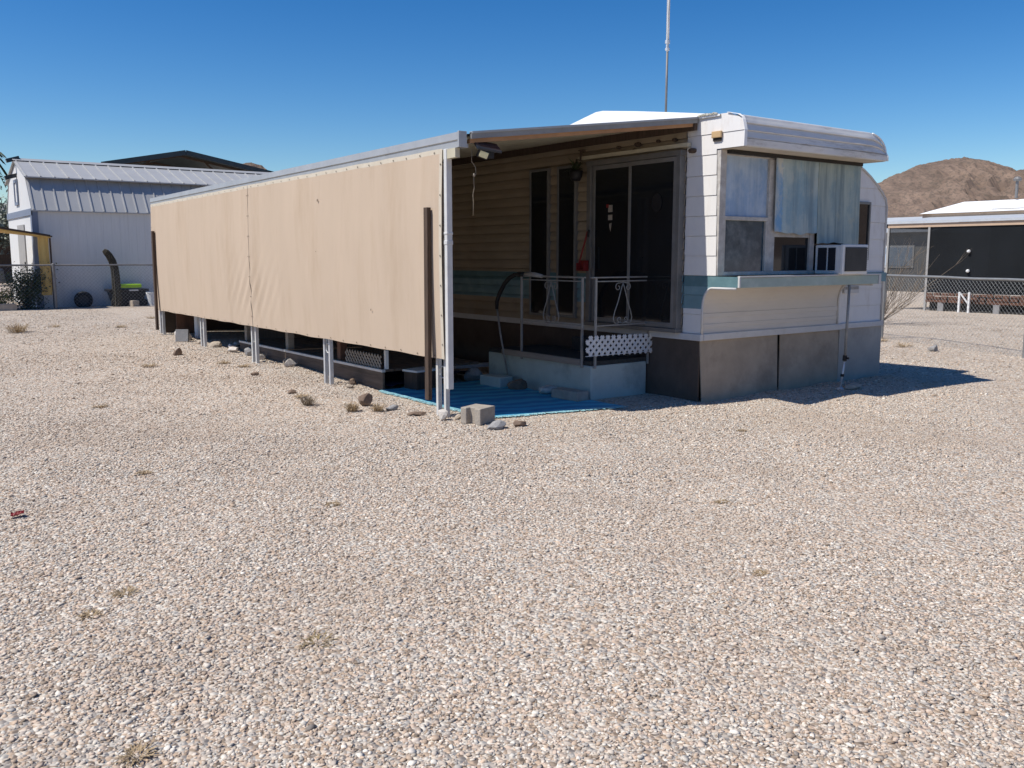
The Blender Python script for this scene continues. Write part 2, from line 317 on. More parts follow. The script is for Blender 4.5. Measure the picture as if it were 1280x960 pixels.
# loose stones lying on the yard
def build_gravel():
    r = np.random.default_rng(3)
    ya = math.radians(36.66); Fw = np.array([math.sin(ya), math.cos(ya)]); Rt = np.array([math.cos(ya), -math.sin(ya)])
    P = []; lens = []
    for d0, d1, dens in ((1.9, 3.2, 6800), (3.2, 4.5, 6000), (4.5, 6, 4600), (6, 7.5, 3300), (7.5, 9, 2300), (9, 11, 1500), (11, 13, 1000), (13, 16, 620), (16, 20, 420), (20, 25, 280)):
        hw = .6 * d1 + 3.0; n = int(dens * (d1 - d0) * 2 * hw)
        d = r.uniform(d0, d1, n); l = r.uniform(-hw, hw, n); k = r.uniform(0, 1, n) < np.clip((.6 * d + 3.0 - np.abs(l)) / 2.4, 0, 1)
        P.append(d[k, None] * Fw + l[k, None] * Rt); lens.append(d[k])
    P = np.concatenate(P); DD = np.concatenate(lens)
    x, y = P[:, 0], P[:, 1]
    keep = (np.hypot(x - 19, y - 11) > 0) & (y < 24) & ~((x > 4.68) & (x < 7.2) & (y > 6.42) & (y < 9)) & ~((x > 7.1) & (y > 6.25) & (x < 10.5)) & ~((x > 5) & (x < 7.2) & (y > 9))
    P = P[keep]; DD = DD[keep]
    pt = np.array([mnoise.noise((p[0] * .55 + 3, p[1] * .55, 7.7)) + .6 * mnoise.noise((p[0] * 1.9, p[1] * 1.9, 2.2)) for p in P])
    k2 = r.uniform(0, 1, len(P)) > np.clip((pt - .05) / .5, 0, 1) * .6; P = P[k2]; DD = DD[k2]; pt = pt[k2]; n = len(P)
    t = (1 + 5 ** .5) / 2
    ico = np.array([(-1, t, 0), (1, t, 0), (-1, -t, 0), (1, -t, 0), (0, -1, t), (0, 1, t), (0, -1, -t), (0, 1, -t), (t, 0, -1), (t, 0, 1), (-t, 0, -1), (-t, 0, 1)], float); ico /= np.linalg.norm(ico[0])
    tri = np.array([(0, 11, 5), (0, 5, 1), (0, 1, 7), (0, 7, 10), (0, 10, 11), (1, 5, 9), (5, 11, 4), (11, 10, 2), (10, 7, 6), (7, 1, 8), (3, 9, 4), (3, 4, 2), (3, 2, 6), (3, 6, 8), (3, 8, 9), (4, 9, 5), (2, 4, 11), (6, 2, 10), (8, 6, 7), (9, 8, 1)])
    sh = []
    for i in range(60):
        q = ico * (1 + r.uniform(-.28, .22, (12, 1)))
        for _ in range(5):                      # cut facets so the stones read as crushed rock
            nn = r.normal(size=3); nn /= np.linalg.norm(nn); dd = q @ nn; c = r.uniform(.38, .7); q = q - np.maximum(dd - c, 0)[:, None] * nn
        sh.append(q)
    sh = np.array(sh)
    size = np.exp(r.normal(math.log(.0078), .30, n)).clip(.004, .0185) * (1.06 - .3 * np.clip(pt, 0, .8)) * (1 + np.clip((DD - 8) / 14, 0, .3))
    S = np.stack([size * r.uniform(.9, 1.5, n), size * r.uniform(.75, 1.1, n), size * r.uniform(.3, .6, n)], -1)
    oc = np.array([(1, 0, 0), (-1, 0, 0), (0, 1, 0), (0, -1, 0), (0, 0, 1), (0, 0, -1)], float)
    ot = np.array([(0, 2, 4), (2, 1, 4), (1, 3, 4), (3, 0, 4), (2, 0, 5), (1, 2, 5), (3, 1, 5), (0, 3, 5)])
    so = np.array([oc * (1 + r.uniform(-.2, .3, (6, 1))) + r.uniform(-.15, .15, (6, 3)) for _ in range(60)])
    def rot(V, i, j, ang):
        ci, si = np.cos(ang)[:, None], np.sin(ang)[:, None]; u = V[:, :, i] * ci - V[:, :, j] * si; w = V[:, :, i] * si + V[:, :, j] * ci
        V[:, :, i] = u; V[:, :, j] = w
    zc = gz(P[:, 0], P[:, 1]) + S[:, 2] * r.uniform(-.45, .45, n)
    a, b, c = r.uniform(0, 6.283, n), r.normal(0, .2, n), r.normal(0, .2, n)
    near = DD < 6.0; order = np.concatenate([np.where(near)[0], np.where(~near)[0]]); nn_ = int(near.sum())
    Vs = []; Fs = []; base = 0
    for ids, shp, tr_ in ((order[:nn_], sh, tri), (order[nn_:], so, ot)):
        m_ = len(ids); V = shp[r.integers(0, 60, m_)] * S[ids][:, None, :]
        rot(V, 0, 2, b[ids]); rot(V, 1, 2, c[ids]); rot(V, 0, 1, a[ids])
        V += np.stack([P[ids, 0], P[ids, 1], zc[ids]], -1)[:, None, :]
        kv = shp.shape[1]; Fs.append((tr_[None] + (base + np.arange(m_) * kv)[:, None, None]).reshape(-1, 3)); Vs.append(V.reshape(-1, 3)); base += m_ * kv
    me = fast_mesh('gravel', np.concatenate(Vs), np.concatenate(Fs), 3)
    P = P[order]; reps = np.concatenate([np.full(nn_, 12), np.full(n - nn_, 6)])
    pal = np.array(PAL); colr = pal[r.integers(0, len(pal), n)] * r.normal(.96, .14, (n, 1)).clip(.55, 1.22)
    big = np.array([mnoise.noise((p[0] * .8, p[1] * .8, 3.3)) + .5 * mnoise.noise((p[0] * 2.6, p[1] * 2.6, 1.3)) for p in P])
    w = (np.clip((big - .02) / .5, 0, 1) * .55)[:, None]; colr = colr * (1 - w) + np.array([.42, .33, .25]) * w
    ca = me.attributes.new('stone_colour', 'FLOAT_COLOR', 'POINT')
    ca.data.foreach_set('color', np.repeat(np.concatenate([colr, np.ones((n, 1))], 1), reps, 0).astype(np.float32).ravel())
    m = bpy.data.materials.new('crushed_stone'); m.use_nodes = True; t_ = m.node_tree; p = t_.nodes['Principled BSDF']
    p.inputs['Roughness'].default_value = .88; p.inputs['Specular IOR Level'].default_value = .2
    at = nd(t_, 'ShaderNodeAttribute', attribute_name='stone_colour'); g = nd(t_, 'ShaderNodeNewGeometry')
    ns = nd(t_, 'ShaderNodeTexNoise'); ns.inputs['Scale'].default_value = 130; ns.inputs['Detail'].default_value = 4; t_.links.new(g.outputs['Position'], ns.inputs['Vector'])
    mr = nd(t_, 'ShaderNodeMapRange'); mr.inputs[3].default_value = .72; mr.inputs[4].default_value = 1.25; t_.links.new(ns.outputs[0], mr.inputs[0])
    vm = nd(t_, 'ShaderNodeVectorMath', operation='SCALE'); t_.links.new(at.outputs['Color'], vm.inputs[0]); t_.links.new(mr.outputs[0], vm.inputs['Scale'])
    t_.links.new(vm.outputs[0], p.inputs['Base Color'])
    me.materials.append(m)
    o = bpy.data.objects.new('gravel', me); COL.objects.link(o); o['kind'] = 'stuff'; o['label'] = 'loose crushed stones covering the gravel yard'; o['category'] = 'gravel'
build_gravel()

# ------------------------------------------------------------------ hills
def hill(name, sil, depth, seed, label, mat, front=.5):
    # sil: ridge points (x, y, z); slopes fall to both sides of the ridge
    pts = [Vector(p) for p in sil]
    d = (pts[-1] - pts[0]); d.z = 0; d.normalize(); nrm = Vector((d.y, -d.x, 0))
    if nrm.dot(pts[0]) > 0: nrm = -nrm          # towards the camera
    nu, nv = 380, 130; mb = MB(); n = len(pts) - 1
    def f(u, v):
        k = min(int(u * n), n - 1); t = u * n - k; p = pts[k].lerp(pts[k + 1], t)
        s = (v - .5) * 2                       # -1 near .. 1 far
        q = p - nrm * s * depth
        hgt = p.z * max(0, 1 - abs(s)) ** 1.15
        a = Vector((q.x / depth * 3.1, q.y / depth * 3.1, seed))
        hgt += p.z * (.17 * mnoise.fractal(a * 2.2, .9, 2.1, 7) + .10 * (mnoise.ridged_multi_fractal(a * 5, .9, 2.2, 5, 1.0, 2.0) - 1.0) + .04 * mnoise.fractal(a * 23, .6, 2.1, 3)) * (1 - abs(s)) * min(1, abs(s) * 3 + .12)
        hgt -= p.z * .22 * abs(mnoise.noise(a * 1.3)) * (1 - abs(s)) * min(1, abs(s) * 4)
        return (q.x, q.y, hgt - 1)
    mb.grid(f, nu, nv)
    o = obj(name, mb, mat, None, (0, 0, 0), smooth=False, fix=False); o['kind'] = 'structure'; o['label'] = label
m_hill = M('bare_desert_rock', (.19, .133, .098), .95, var=.35, scale=.05, dirt=(.05, .048, .038), damt=.55, dscale=.4, dlo=.50, dhi=.58)
hill('hill', [(540, 400, 4), (600, 400, 36), (647, 400, 56), (682, 400, 67), (705, 400, 74), (741, 400, 80), (773, 400, 85), (796, 400, 83.5), (822, 400, 79), (859, 400, 78), (890, 400, 82), (960, 400, 95), (1100, 400, 90), (1300, 400, 60), (1500, 400, 5)], 260, 4.2, 'brown bare desert hill rising behind the right neighbour', m_hill)
hill('hill', [(175, 560, 6), (190, 560, 36), (198, 560, 50), (206, 560, 58), (213, 560, 60), (220, 560, 59), (227, 560, 54.5), (234, 560, 50), (250, 560, 36), (285, 560, 5)], 120, 9.1, 'small rocky hilltop showing beside the dark carport roof', m_hill)

hill('hill', [(900, 330, 5), (1000, 200, 50), (1010, 20, 70), (960, -150, 55), (900, -300, 85), (700, -520, 60), (520, -680, 95), (250, -800, 60), (0, -840, 80), (-300, -780, 70)], 240, 13.0, 'low brown desert hills added out of view behind the viewer to block horizon glow', m_hill)  # unseen ridge added behind the camera to shut off bright low sky
hill('hill', [(-250, -800, 40), (-520, -650, 75), (-700, -420, 55), (-820, -150, 80), (-840, 100, 50), (-760, 360, 70), (-560, 600, 55), (-330, 760, 65), (-120, 840, 45), (60, 860, 55), (150, 880, 20)], 240, 17.0, 'low brown desert hills added far left of the yard to block horizon glow', m_hill)  # other half of the added ring around the horizon
hill('hill', [(-40, 900, 30), (120, 900, 40), (300, 850, 42), (440, 760, 38), (560, 640, 44), (660, 520, 40), (740, 440, 30)], 200, 21.0, 'low distant desert ridge behind the trailer', m_hill)
# ------------------------------------------------------------------ trailer
X0, X1, X2 = 7.126, 9.57, 10.43
YL, YW, YN, YB = 6.31, 6.14, 5.83, 16.6
T = thing('trailer_home', 'long white travel trailer with teal stripe, bay window end and white roof visor', 'trailer', (X0, YL, 0))
def fy(z):
    if z < .97: return YL
    if z < 1.19: return 6.18 + .13 * math.sqrt(max(0, 1 - ((z - .97) / .22) ** 2))
    if z <= 1.2951: return YN
    if z < 2.5499: return 6.13 + .04 * (z - 1.3) / 1.25
    pr = [(2.55, 5.83), (2.70, 5.826), (2.79, 5.848), (2.845, 5.876), (2.872, 5.96), (2.9, 6.10)]
    for (a, ya), (b, yb) in zip(pr, pr[1:]):
        if z <= b: return ya + (yb - ya) * (z - a) / (b - a)
    return pr[-1][1]
LAP = .2
def lapwall(mb, z0, z1, brk, ext, place, mi=lambda z: 0, STEP=.006, SLOT=.0035, PW=1.0, LAP=.2):
    zs = set([z0, z1] + brk); k = math.ceil((z0 - .1) / LAP)
    while .1 + k * LAP < z1: zs.add(round(.1 + k * LAP, 4)); zs.add(round(.1 + k * LAP + SLOT, 4)); k += 1
    zs = sorted(zs); zz = []
    for a, b in zip(zs, zs[1:]):
        n = max(1, int((b - a) / .045)); zz += [a + (b - a) * i / n for i in range(n)]
    zz.append(zs[-1])
    for a, b in zip(zz, zz[1:]):
        e = 1e-5
        def off(z):
            fr = ((z - .1) / LAP) % 1.0
            return -.012 if fr * LAP < SLOT else STEP * (1 - fr ** PW)
        oa, ob = off(a + e), off(b - e)
        (ua, va), (ub, vb) = ext(a + e), ext(b - e)
        mb.add([place(ua, a, oa), place(va, a, oa), place(vb, b, ob), place(ub, b, ob)], [(0, 1, 2, 3)], mi((a + b) / 2))
        # slot and lip between two laps
        if b - a <= SLOT + 1e-4 and abs(((a - .1) / LAP + .5) % 1 - .5) < 1e-3:
            for h in (a, b): mb.add([place(ua, h, -.012), place(va, h, -.012), place(va, h, STEP if h == b else 0), place(ua, h, STEP if h == b else 0)], [(0, 1, 2, 3)], mi((a + b) / 2))
mb = MB()
Yp = 6.58
band = lambda z: 1 if 1.19 < z < 1.30 else (2 if .96 < z < 1.19 else 0)
BR = [.97, 1.19, 1.2951, 2.5499, 2.55, 2.68, 2.76, 2.82, .96, 1.02, 1.30]
lapwall(mb, .70, 2.885, BR, lambda z: (fy(z), 6.56), lambda u, z, o: (X0 - o, u, z), band)
obj('side_wall', mb, [m_siding, m_teal_d, m_teal_m], T, fix=False)
mb = MB()
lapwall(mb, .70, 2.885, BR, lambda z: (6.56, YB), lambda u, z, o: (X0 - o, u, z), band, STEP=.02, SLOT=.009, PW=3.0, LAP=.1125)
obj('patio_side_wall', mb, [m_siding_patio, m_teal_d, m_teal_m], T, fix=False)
# belt trim
mb = MB(); mb.box(X0 - .028, X0 + .02, YL - .02, YB, .63, .70); obj('belt_trim', mb, m_trim, T, bevel=.006)
mb = MB(); mb.box(X0 + .021, X1, YL - .028, YL + .02, .632, .702); mb.box(X1, X2 + .02, YL - .028, YL + .02, .64, .705); obj('belt_trim', mb, m_trim, T, bevel=.006)
# lower front panel (a cove below the bay sill)
prof = [(YL, .70), (YL, .76), (YL - .006, .763), (YL - .006, .80), (YL, .803), (YL, .865), (YL - .008, .868), (YL - .008, .91), (YL, .913), (YL, .97)] + [(6.18 + .13 * math.cos(a * math.pi / 16), .97 + .215 * math.sin(a * math.pi / 16)) for a in range(1, 9)] + [(5.86, 1.186)]
mb = MB(); n = len(prof)
mb.add([(x, y, z) for x in (X0 + .015, 9.5) for y, z in prof], [(i, i + 1, n + i + 1, n + i) for i in range(n - 1)])
obj('front_panel', mb, m_panel, T, fix=False)
for xx in (X0 + .002, 9.5):
    mb = MB(); mb.tube([(xx, YL - .008, .70), (xx, YL - .008, .95)] + [(xx, 6.18 + .122 * math.cos(a * math.pi / 16), .97 + .207 * math.sin(a * math.pi / 16)) for a in range(0, 9)] + [(xx, 5.87, 1.178)], .013, 8)
    obj('edge_trim', mb, m_trim, T, smooth=True)
mb = MB(); mb.box(9.5, X1, YL - .004, YL + .02, .70, 1.186); obj('front_wall', mb, m_siding, T)
# bay sill
mb = MB(); mb.box(X0 + .004, X1, YN, YW + .03, 1.187, 1.288); obj('window_sill', mb, m_sill, T, bevel=.006)
mb = MB(); mb.box(X0 - .012, X1 + .01, YN - .012, YN + .02, 1.289, 1.303); mb.box(X0 - .016, X0 + .004, YN - .010, YN + .012, 1.19, 1.289); mb.box(X1 - .03, X1 + .012, YN - .012, YN, 1.187, 1.288); obj('sill_trim', mb, m_trim, T, bevel=.002)
# wall behind the windows, window frame, panes
mb = MB(); mb.box(X0 + .01, X1, YW + .05, YW + .09, 1.29, 2.56); obj('front_wall', mb, m_siding, T)
fr = MB()
fr.box(X0 + .004, 7.222, YW - .02, YW + .05, 1.303, 2.545); fr.box(7.222, X1, YW, YW + .05, 2.50, 2.545); fr.box(7.222, X1, YW - .012, YW + .05, 1.303, 1.342)
fr.box(7.222, 7.915, YW - .01, YW + .05, 1.86, 1.90); fr.box(7.915, 8.035, YW - .008, YW + .05, 1.342, 2.50); fr.box(8.655, 8.735, YW - .008, YW + .05, 1.342, 2.50); fr.box(9.49, X1, YW - .004, YW + .05, 1.342, 2.50)
fr.box(8.035, 8.655, YW, YW + .05, 1.70, 1.76); fr.box(7.222, 7.25, YW - .006, YW + .04, 1.342, 1.86); fr.box(7.885, 7.915, YW - .006, YW + .04, 1.342, 1.86)
F = obj('window_frame', fr, m_frame_old, T, bevel=.004)
for a, b, c, d, m in ((7.222, 7.915, 1.90, 2.50, m_film), (7.25, 7.885, 1.342, 1.86, m_glass_blue), (8.035, 8.655, 1.342, 1.70, m_glass), (8.735, 9.49, 1.342, 2.50, m_glass)):
    mb = MB(); mb.box(a, b, YW + .02, YW + .03, c, d); o = obj('pane', mb, m, F)
    if m is m_film: o['label'] = 'upper pane covered in silver blue film'
# sun bleached sheets hung over the middle and right windows
def cover(x0, x1, z0, z1, y, seed, lab):
    mb = MB(); nu, nv = 40, 30
    def f(u, v):
        x = x0 + (x1 - x0) * u; zt = z1 + .008 * mnoise.noise((u * 7, seed, 0)); zb = z0 + .014 * mnoise.noise((u * 6, seed, 5)) + .012 * math.sin(u * 5 + seed)
        z = zb + (zt - zb) * v
        return (x, y + .008 * mnoise.noise((x * 3, z * 2, seed)) - .012 * (1 - v) ** 2, z)
    mb.grid(f, nu, nv, lambda i, j: 1 if (seed < 4 and i < 6 + 2 * mnoise.noise((j * .5, 1, 1))) else 0)
    obj('window_cover', mb, [m_cover if seed < 4 else m_cover_g, m_peel], T, fix=False, solid=.006, label=lab)
cover(7.98, 8.735, 1.745, 2.535, YW - .035, 2.0, 'faded blue grey cover sheet with peeling left edge')
cover(8.715, 9.50, 1.635, 2.53, YW - .042, 6.0, 'longer faded cover sheet hanging down to the air conditioner')
# visor
def ztop(x): return 2.855 if x < 9.26 else 2.655 + .20 * math.sqrt(max(0, 1 - ((x - 9.26) / .305) ** 2))
vp = [(6.17, 2.548), (5.845, 2.548), (5.845, 2.548), (5.822, 2.556), (5.818, 2.618), (5.836, 2.622), (5.822, 2.632), (5.842, 2.690), (5.850, 2.694), (5.830, 2.704), (5.854, 2.760), (5.862, 2.764), (5.842, 2.774), (5.850, 2.795), (5.860, 2.815), (5.868, 2.834), (5.872, 2.842), (5.88, 2.848), (5.96, 2.858), (6.12, 2.866), (6.3, 2.872)]
mb = MB(); xs = [X0 + .008 + (9.2 - X0) * i / 30 for i in range(31)] + [9.26 + .305 * math.sin(a * math.pi / 28) for a in range(0, 15)]
def vz(x, z):
    zt = ztop(x); return z if z < 2.6 else 2.6 + (z - 2.6) * max(.02, (zt - 2.6) / .255)
n = len(vp)
mb.add([(x, y + .007 * mnoise.noise((x * 2.5, z * 6, 0)) + .002 * mnoise.noise((x * 11, z * 14, 0)), vz(x, z)) for x in xs for y, z in vp], [(i * n + k, i * n + k + 1, (i + 1) * n + k + 1, (i + 1) * n + k) for i in range(len(xs) - 1) for k in range(1, n - 1)])
mb.add([(x, y, 2.547) for x in xs for y in (6.17, 5.845)], [(2 * i, 2 * i + 1, 2 * i + 3, 2 * i + 2) for i in range(len(xs) - 1)], 1)
mb.add([(xs[-1], y, vz(xs[-1], z)) for y, z in vp], [tuple(range(n))])
obj('roof_visor', mb, [m_visor, m_vsoffit], T, fix=False)
mb = MB(); mb.tube([(x + .004, vp[4][0] - .002, z) for x, z in ((xs[-1], 2.552), (xs[-1], 2.60))] + [(x + .004, vp[16][0] - .03 + .03 * k / 13, ztop(x) - .012) for k, x in enumerate(xs[::-1][:13])], .010, 6); obj('visor_trim', mb, m_roof_white, T, smooth=True)
# bent corner strip of the visor
mb = MB(); mb.box(7.23, 9.49, YW - .075, YW - .002, 2.512, 2.546); obj('gap_shade_strip', mb, m_dark, T)  # dark strip stands for the shade in the gap below the soffit
mb = MB(); mb.add([(X0 - .016, fy(z) - .004, z) for z in np.linspace(2.551, 2.89, 12)] + [(X0 + .016, fy(z) - .012, z) for z in np.linspace(2.551, 2.89, 12)], [(i, i + 1, 13 + i, 12 + i) for i in range(11)])
obj('visor_trim', mb, m_roof_white, T, fix=False, solid=.004)
# roof
ys = [6.13, 6.22, 6.35, 6.8, 7.3, 7.836, 7.95, 8.39, 8.8, 10, 13, YB]; zc = [2.882, 2.895, 2.912, 2.98, 3.05, 3.122, 3.12, 3.035, 2.98, 2.96, 2.96, 2.95]
mb = MB(); nxx = 14
def rz(i, y, z):
    u = i / nxx; k = max(0, z - 2.9) * (1 - .75 * max(0, (u - .35) / .65)); base = min(z, 2.9) - .03 * max(0, u - .1) * (1 if y < 7 else .5)
    return base + k
vs = [(X0 - .02, y, 2.87) for y in ys]
rows = [[(X0 - .02 + (X1 - X0 + .03) * i / nxx, y, rz(i, y, z) + .006 * mnoise.noise((i * .7, y * 3, 0))) for y, z in zip(ys, zc)] for i in range(nxx + 1)]
rows = [[(X0 - .02, y, 2.865) for y in ys]] + rows + [[(X1 + .01, y, 2.5) for y in ys]]
n = len(ys); mb.add([p for r_ in rows for p in r_], [(i * n + k, i * n + k + 1, (i + 1) * n + k + 1, (i + 1) * n + k) for i in range(len(rows) - 1) for k in range(n - 1)])
obj('roof', mb, m_roof_white, T, fix=False)
mb = MB()
for k in range(22):
    y = 6.18 + .011 * k + rng.uniform(-.004, .004); mb.rbox((X0 - .018, y, 2.892 + rng.uniform(-.004, .006)), (.026, .03, rng.uniform(.006, .016)), rng.uniform(0, 3), (rng.uniform(-.4, .4), rng.uniform(-.4, .4)))
obj('roof_sealant', mb, m_cover_edge, T, label='cracked sealant along the roof edge')
# the added side room beyond the main body
arc = [(X1 - .3, 2.62), (9.72, 2.575), (9.9, 2.51), (10.05, 2.435), (10.2, 2.34), (10.32, 2.255), (10.40, 2.175), (X2, 2.08)]
def xr(z):
    if z <= 2.08: return X2
    for (xa, za), (xb, zb) in zip(arc, arc[1:]):
        if zb <= z <= za: return xa + (xb - xa) * (za - z) / (za - zb)
    return arc[0][0]
mb = MB(); lapwall(mb, .705, 2.61, [2.08, 2.175, 2.255, 2.34, 2.435, 2.51, 2.575], lambda z: (X1 - .3 if z > 2.3 else X1, xr(z)), lambda u, z, o: (u, YL + .012 - o, z))
obj('side_room_wall', mb, m_siding, T, fix=False)
mb = MB(); poly = [(X1, .70)] + [(X1, 2.62)] + arc[1:] + [(X2, .70)]
mb.prism(poly, YL + .02, 13.5, 'y'); obj('side_room', mb, m_roof_white, T)
mb = MB(); mb.tube([(x, YL + .004, z + .004) for x, z in arc] + [(X2 + .004, YL + .004, .71)], .014, 6); obj('edge_trim', mb, m_trim, T, smooth=True)
fr = MB(); a, b, c, d = 9.72, 10.06, 1.45, 2.14
fr.box(a, a + .03, YL - .02, YL + .015, c, d); fr.box(b - .03, b, YL - .02, YL + .015, c, d); fr.box(a + .03, b - .03, YL - .02, YL + .015, c, c + .03); fr.box(a + .03, b - .03, YL - .02, YL + .015, d - .03, d)
F = obj('window_frame', fr, m_alu, T, bevel=.003); mb = MB(); mb.box(a + .03, b - .03, YL - .004, YL + .004, c + .03, d - .03); obj('pane', mb, m_glass, F)
mb = MB(); mb.box(9.60, 9.90, YL - .018, YL + .01, 1.06, 1.15); mb.box(9.615, 9.885, YL - .022, YL - .018, 1.105, 1.14, 1); obj('vent', mb, [m_trim, m_rail], T, bevel=.003)
mb = MB(); mb.box(X1 + .002, X2 + .014, YL - .03, YL + .012, 1.19, 1.30, 0); obj('stripe_band', mb, m_teal_m, T)
# marker lamp on the side of the visor
mb = MB(); mb.box(X0 - .035, X0 - .008, 6.10, 6.22, 2.655, 2.72); Lm = obj('marker_light', mb, m_amber, T, bevel=.006); mb = MB(); mb.box(X0 - .02, X0 - .006, 6.11, 6.21, 2.625, 2.655); obj('lamp_shadow', mb, m_dark, Lm)  # dark box below the lamp is drawn in as its shadow
# skirting
mb = MB(); mb.add([(X0 + .004, YL + .02, .63), (8.405, YL + .02, .63), (8.40, YL - .012, -.06), (X0 + .03, YL - .012, -.06)], [(0, 1, 2, 3)]); obj('skirt_panel', mb, m_skirt_brown, T, fix=False, solid=.012)
mb = MB(); mb.add([(8.455, YL + .02, .63), (9.565, YL + .02, .64), (9.57, YL + .005, -.06), (8.44, YL - .004, -.06)], [(0, 1, 2, 3)]); obj('skirt_panel', mb, m_skirt_brown, T, fix=False, solid=.012)
mb = MB(); mb.box(9.57, X2 + .03, YL + .0, YL + .03, -.06, .64); mb.box(X2, X2 + .03, YL + .03, 13, -.06, .64); obj('skirt_panel', mb, m_skirt_grey, T)
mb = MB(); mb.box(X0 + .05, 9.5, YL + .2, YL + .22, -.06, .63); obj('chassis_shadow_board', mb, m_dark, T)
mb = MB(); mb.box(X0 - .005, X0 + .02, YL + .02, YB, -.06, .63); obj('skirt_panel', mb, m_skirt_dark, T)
# rear and far side closing walls
mb = MB(); mb.box(X0, X1, YB - .03, YB, -.05, 2.95); mb.box(X1 - .02, X1, 13.5, YB, -.05, 2.9); obj('rear_wall', mb, m_siding, T)
# sliding patio door
D = MB(); xd = X0 - .085
D.box(xd, X0 + .01, 6.575, 6.63, .74, 2.52); D.box(xd, X0 + .01, 7.955, 8.02, .74, 2.52); D.box(xd - .003, X0 + .01, 6.565, 8.03, 2.52, 2.575); D.box(xd - .02, X0 + .01, 6.565, 8.03, .70, .742)
Dr = obj('patio_door', D, m_alu, T, bevel=.004)
def dpanel(y0, y1, x):
    f = MB(); f.box(x, x + .025, y0, y0 + .04, .745, 2.515); f.box(x, x + .025, y1 - .04, y1, .745, 2.515); f.box(x, x + .025, y0 + .04, y1 - .04, .745, .80); f.box(x, x + .025, y0 + .04, y1 - .04, 2.47, 2.515)
    obj('door_frame', f, m_alu_dark, Dr, bevel=.003); g = MB(); g.box(x + .008, x + .016, y0 + .04, y1 - .04, .80, 2.47); obj('pane', g, m_glass, Dr)
dpanel(6.63, 7.335, xd + .002); dpanel(7.295, 7.95, xd + .031)
mb = MB()
mb.box(xd + .036, xd + .038, 7.62, 7.69, 1.99, 2.07); mb.box(xd + .0355, xd + .0375, 7.68, 7.72, 2.04, 2.08, 1); mb.box(xd + .036, xd + .038, 7.62, 7.69, 1.90, 1.96); mb.add([(xd + .036, 7.67, 1.86), (xd + .036, 7.63, 1.87), (xd + .036, 7.645, 1.77), (xd + .036, 7.665, 1.82)], [(0, 1, 2, 3)])
obj('door_sticker', mb, [m_conc, m_red], Dr, fix=False, label='red and white paper stickers on the door glass')
mb = MB(); mb.lathe((0, 0, 0), [(.07, 0), (.07, .004)], 20); mb.v = [(xd + .004 - c, 6.90 + a, 2.06 + b * 1.35) for a, b, c in mb.v]; obj('door_decal', mb, m_blackpl, Dr)
mb = MB(); mb.box(xd - .03, xd, 7.90, 7.93, 1.35, 1.60); obj('door_handle', mb, m_alu, Dr, bevel=.004)
mb = MB(); mb.box(X0 - .07, X0 - .012, 6.50, 8.2, 2.60, 2.64); obj('drip_rail', mb, m_soffit, T)
# two tall narrow windows
for y0, y1, zb in ((8.25, 8.60, .76), (8.76, 9.14, .76)):
    f = MB(); x = X0 - .055
    f.box(x, X0, y0, y0 + .03, zb, 2.56); f.box(x, X0, y1 - .03, y1, zb, 2.56); f.box(x, X0, y0 + .03, y1 - .03, 2.53, 2.56); f.box(x, X0, y0 + .03, y1 - .03, zb, zb + .03); f.box(x, X0, y0 + .03, y1 - .03, 1.235, 1.265)
    F = obj('window_frame', f, m_alu_dark, T, bevel=.003)
    for c, d in ((zb + .03, 1.235), (1.265, 2.53)):
        g = MB(); g.box(x + .012, x + .018, y0 + .03, y1 - .03, c, d); obj('pane', g, m_glass, F)
for y, z, s in ((6.71, 2.69, .035), (6.95, 2.70, .03), (7.25, 2.695, .045), (7.30, 2.64, .03), (7.55, 2.69, .03), (6.47, 2.56, .05)):
    mb = MB(); mb.lathe((X0 - .03, y, z), [(s * .5, -s * .5), (s, -s * .1), (s * .8, s * .35), (s * .2, s * .5)], 7); mb.v = [(a, b + .4 * s * mnoise.noise((a * 60, b * 60, c * 60)), c) for a, b, c in mb.v]
    obj('rusty_hook', mb, m_wood_dark, T)

# ------------------------------------------------------------------ window air conditioner, pole, mast
A = thing('air_conditioner', 'white window air conditioner sitting on the teal bay sill', 'air conditioner', (8.74, 5.82, 1.303))
mb = MB(); mb.box(8.74, 9.19, 5.80, 6.12, 1.305, 1.62); obj('case', mb, m_white_pl, A, bevel=.012)
mb = MB(); mb.box(8.728, 9.202, 5.76, 5.80, 1.303, 1.625); obj('front_bezel', mb, m_white_pl, A, bevel=.01)
mb = MB(); mb.box(8.765, 9.165, 5.750, 5.76, 1.335, 1.595)
for k in range(11): mb.box(8.765, 9.165, 5.745, 5.75, 1.345 + k * .023, 1.355 + k * .023)
obj('grille', mb, m_acgrille, A)
for y0, y1 in ((5.86, 5.95), (5.97, 6.08)):
    mb = MB(); mb.box(8.734, 8.74, y0, y1, 1.345, 1.59)
    for k in range(9): mb.box(8.730, 8.734, y0, y1, 1.35 + k * .026, 1.356 + k * .026)
    obj('side_louvre', mb, m_solar, A)
S = thing('support_pole', 'thin grey telescoping pole propped under the right end of the bay sill', 'pole', (8.98, 5.87, G(8.98, 5.87)))
mb = MB(); mb.cyl((9.0, 5.852, .33), (9.005, 5.845, 1.186), .015, n=8); obj('upper_tube', mb, m_rail, S, smooth=True)
mb = MB(); mb.cyl((8.975, 5.875, G(8.98, 5.87) - .01), (9.0, 5.852, .36), .011, n=8); obj('lower_tube', mb, m_galv, S, smooth=True)
mb = MB(); mb.cyl((8.999, 5.853, .34), (9.0, 5.852, .40), .024, n=10); mb.cyl((8.995, 5.83, .37), (8.995, 5.80, .37), .012, n=8); obj('clamp', mb, m_black, S)
mb = MB(); mb.cyl((8.986, 5.866, .16), (8.988, 5.864, .19), .02, n=10); obj('clamp', mb, m_black, S)
